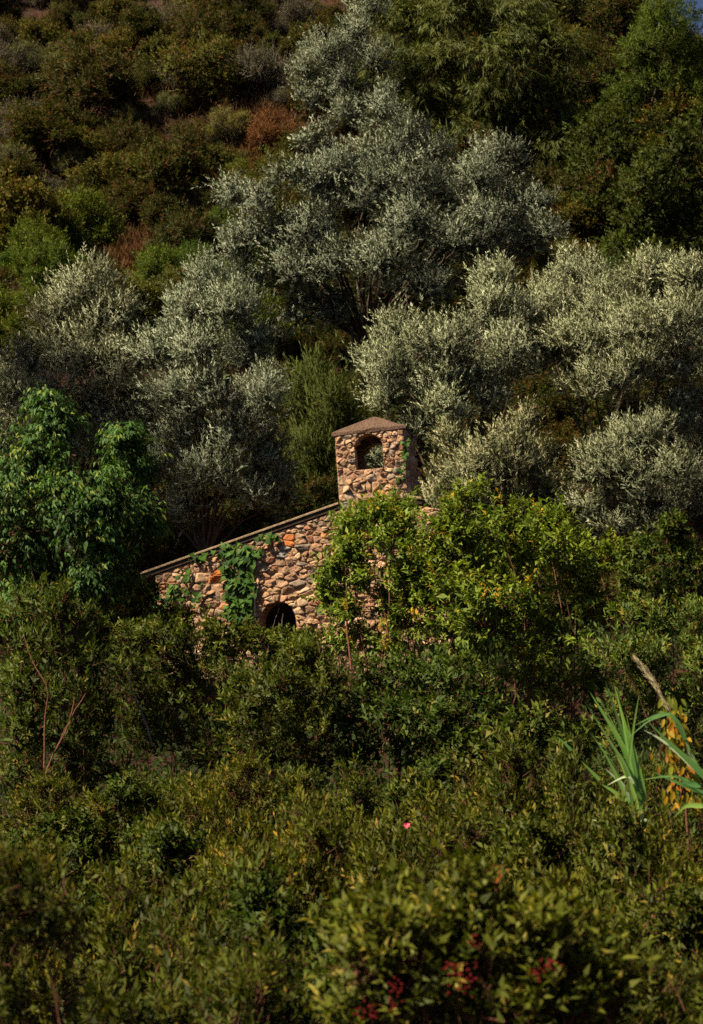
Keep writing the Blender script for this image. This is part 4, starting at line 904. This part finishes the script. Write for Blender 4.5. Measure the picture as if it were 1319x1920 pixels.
def reed(label, d, base, leaves, stems):
    b = at(base[0], base[1], d); b[2] = float(terrain(b[0], d)); root = thing('giant_reed', label, 'reed', b)
    for i, (pts, w, col) in enumerate(leaves):
        V, f, c = ribbon([Z(*p) for p in pts], d + .12 * ((i * 37) % 7 - 3) / 3, w, .22, None, 700 + i, col, .5 * ((i * 13) % 5 - 2) / 2)
        obj('leaf', mesh_np('leaf', V - b, f, 4, M['reed'], c, smooth=True), root)
    for pts, r0, r1 in stems:
        A = np.array([at(*Z(*p), d) for p in pts]); A[0] = b - UP * .1 if len(pts) > 2 else A[0]; t = np.linspace(0, 1, len(A)); tt = np.linspace(0, 1, 16)
        P = np.column_stack([np.interp(tt, t, A[:, i]) for i in range(3)]) - b
        V, f = tube_arrays(P[None], np.linspace(r0, r1, 16)[None], 8)
        obj('cane', mesh_np('cane', V, f, 4, M['reed'], np.repeat(np.array([[.16, .26, .09]]), len(V), 0), smooth=True), root)
    return root
g1, g2, g3, g4 = (.15, .29, .055), (.24, .40, .09), (.09, .21, .06), (.42, .50, .30)
reed('giant reed with a fan of bright green blades standing in the hedge', 10.9, (1185, 1560),
  [([(790, 1330), (740, 1010), (620, 830), (400, 475)], 15, g2), ([(820, 1250), (740, 900), (620, 690), (435, 395)], 17, g1), ([(800, 1150), (700, 750), (640, 560), (555, 310)], 13, g1), ([(815, 1150), (740, 760), (690, 580), (625, 330)], 12, g1),
   ([(740, 1180), (745, 900), (790, 600), (828, 400)], 8, g2), ([(740, 1270), (620, 1000), (540, 850), (450, 730)], 9, g2), ([(770, 1260), (690, 1110), (560, 1000)], 12, g4), ([(780, 1120), (745, 1050), (680, 1070), (575, 1130)], 8, g4),
   ([(845, 1260), (800, 1010), (765, 830), (740, 700)], 26, g1), ([(790, 1400), (775, 1230), (835, 1225), (800, 1390)], 14, g4), ([(790, 1440), (600, 1420), (450, 1395)], 14, g4), ([(700, 1240), (620, 1170), (530, 1120)], 12, g1), ([(520, 1090), (440, 1010), (370, 935)], 9, g1),
   ([(820, 1440), (835, 1350), (850, 1330), (845, 1420)], 12, g4), ([(830, 1420), (880, 1390), (940, 1440)], 8, g4), ([(720, 1250), (640, 1190), (640, 1290)], 10, g2), ([(300, 860), (245, 800), (185, 750)], 7, g3), ([(805, 1200), (720, 900), (650, 700), (520, 470)], 8, g2), ([(800, 1180), (730, 850), (700, 640), (660, 470)], 7, g2), ([(815, 1180), (770, 900), (755, 740), (720, 560)], 9, g1), ([(760, 1300), (660, 1050), (600, 930), (560, 820)], 8, g1), ([(810, 1340), (790, 1200), (700, 1000), (640, 880)], 11, g2), ([(800, 1380), (860, 1230), (850, 1120)], 10, g1)],
  [([(790, 1700), (800, 1450), (820, 1200)], .016, .010)])
rb_ = reed('giant reed with a straw coloured plume leaning in from the right edge', 10.6, (1335, 1600),
  [([(1420, 1150), (1200, 930), (1020, 770), (870, 610)], 19, g3), ([(1330, 1080), (1130, 880), (980, 760), (860, 700)], 10, g4), ([(1420, 1190), (1200, 1080), (1050, 1050), (830, 1090)], 9, g3), ([(1420, 1230), (1200, 1140), (1060, 1080), (920, 1020)], 11, g3),
   ([(1175, 780), (1150, 680), (1090, 590), (1030, 560), (920, 590), (780, 670)], 13, g3), ([(1240, 960), (1200, 870), (1180, 780)], 9, g4), ([(1320, 1290), (1180, 1280), (1080, 1390)], 12, g2), ([(1060, 570), (900, 620), (740, 760)], 5, g3), ([(1300, 1130), (1200, 1120), (1100, 1040)], 12, g3)],
  [([(1380, 1700), (1330, 1080), (1170, 760), (1060, 560)], .014, .005)])
panicle(rb_, 'plume', [Z(1070, 565), Z(1000, 430), Z(930, 320), Z(865, 225), Z(800, 155)], 10.6, 360, .026, .055, .0035, (.62, .44, .24), (.90, .70, .44), 530, hang=.08, sprd=.13)

# yellowing plant beside the plume: every leaf its own
yb = at(1275, 1560, 11.6); yb[2] = float(terrain(yb[0], 11.6))
yp = thing('yellow_leaved_plant', 'tall plant with hanging golden yellow leaves beside the reed plume', 'plant', yb)
r = rs(540); YM = []
for i in range(6):
    V, f, per, q = leaf_arrays(np.zeros((1, 3)), np.array([[1., 0, 0]]), np.array([[0, 0, 1.]]), np.ones(1), np.array([.42]), 'oval')
    c = [(.24, .14, .008), (.28, .15, .007), (.17, .14, .012), (.22, .09, .008), (.10, .12, .012), (.26, .18, .015)][i]
    YM.append(mesh_np('leaf', V, f, per, M['gloss'], np.repeat(np.array([c]), len(V), 0), smooth=True))
for i in range(150):
    y = r.uniform(1305, 1510); x = 1258 + (y - 1310) * .12 + r.normal() * (8 + (y - 1310) * .09)
    p = at(x, y, 11.6 + r.normal() * .12) - yb; D = nrm(-UP * r.uniform(.6, 1.2) + np.array([r.normal() * .5, -.2 + r.normal() * .3, 0])); N = nrm(np.array([r.normal() * .4, -1, .5]))
    S = nrm(np.cross(N, D)); N = np.cross(D, S); s_ = r.uniform(.06, .115)
    o = bpy.data.objects.new('leaf', YM[4 if (y < 1330 or r.random() < .12) else r.integers(6)]); link(o, yp)
    o.matrix_local = Matrix(((D[0] * s_, S[0] * s_, N[0] * s_, p[0]), (D[1] * s_, S[1] * s_, N[1] * s_, p[1]), (D[2] * s_, S[2] * s_, N[2] * s_, p[2]), (0, 0, 0, 1)))
A = np.array([np.zeros(3), at(1285, 1480, 11.6) - yb, at(1270, 1400, 11.6) - yb, at(1262, 1308, 11.6) - yb]); tt = np.linspace(0, 1, 12)
tubes('stem', np.column_stack([np.interp(tt, np.linspace(0, 1, 4), A[:, i]) for i in range(3)])[None], np.linspace(.012, .004, 12)[None], M['redbark'], yp, 6)

# the pink flower in the hedge
fp = at(763, 1547, 10.6); fl = thing('pink_flower', 'single small pink blossom on the hedge', 'flower', fp)
for i in range(9):
    a = i * 2.4; D = nrm(np.array([math.cos(a), -.35, math.sin(a) * .7])); V, f, per, q = leaf_arrays(np.zeros((1, 3)), D[None], nrm(np.array([[0, -1, .4]])), np.array([.017 + .005 * (i % 3)]), np.array([.014]), 'oval')
    obj('petal', mesh_np('petal', V, f, per, M['pink'], smooth=True), fl)
P = np.array([fp * 0, np.array([.02, .03, -.25])]); tubes('flower_stalk', P[None], np.array([[.002, .003]]), M['bark'], fl, 5)

# bare stems: slanting stems of the tall lentisk, dry vines over the wall foot
def bare(parent, lines, d, r0, r1, m='redbark', seed=0, name='bare_stem'):
    r = rs(seed); po = np.array(parent.location)
    for L in lines:
        A = np.array([at(x, y, d + r.normal() * .1) for x, y in L]) - po; tt = np.linspace(0, 1, 12)
        P = np.column_stack([np.interp(tt, np.linspace(0, 1, len(A)), A[:, i]) for i in range(3)])
        for _ in range(2): P[1:-1] = (P[:-2] + 2 * P[1:-1] + P[2:]) / 4
        tubes(name, (P + r.normal(size=P.shape) * .006)[None], np.linspace(r0, r1, 12)[None], M[m], parent, 6)
ls = {o['label']: o for o in bpy.data.objects if o.type == 'EMPTY' and 'label' in o}
bare(ls['tall dark lentisk at the left edge with slanting bare stems'], [[(52, 1535), (80, 1460), (105, 1405), (135, 1340), (160, 1300)], [(83, 1440), (82, 1350), (98, 1290), (60, 1250), (45, 1190)], [(105, 1405), (130, 1360), (140, 1310)]], 18.3, .013, .005, 'redbark', 1)
bare(ls['lentisk with a flat lit top below the left end of the house wall'], [[(285, 1400), (280, 1370), (262, 1330), (245, 1290), (240, 1250)], [(225, 1280), (205, 1270), (198, 1245)]], 19.6, .018, .007, 'greybark', 2)
bare(ls['tangled leafy shrub growing against the wall under the ivy'], [[(365, 1235), (395, 1190), (400, 1150)], [(395, 1240), (388, 1200), (410, 1165)], [(430, 1240), (445, 1200), (440, 1160)], [(470, 1235), (480, 1190), (477, 1100)], [(500, 1230), (510, 1180), (524, 1140)], [(540, 1210), (528, 1180), (532, 1150)], [(310, 1230), (300, 1180), (290, 1120)], [(350, 1235), (345, 1180), (330, 1130)], [(420, 1240), (425, 1200), (460, 1180)], [(480, 1240), (470, 1200), (440, 1190)]], 28.2, .008, .003, 'greybark', 3)
bare(ls['sparse young terebinth with orange tinged leaves in front of the belfry wall'], [[(660, 1255), (652, 1200), (651, 1100), (655, 1020)], [(708, 1290), (720, 1210), (732, 1140), (731, 1070), (740, 1000)], [(720, 1210), (735, 1150), (765, 1115)], [(735, 1290), (728, 1180), (712, 1100)]], 24.2, .022, .008, 'redbark', 4)
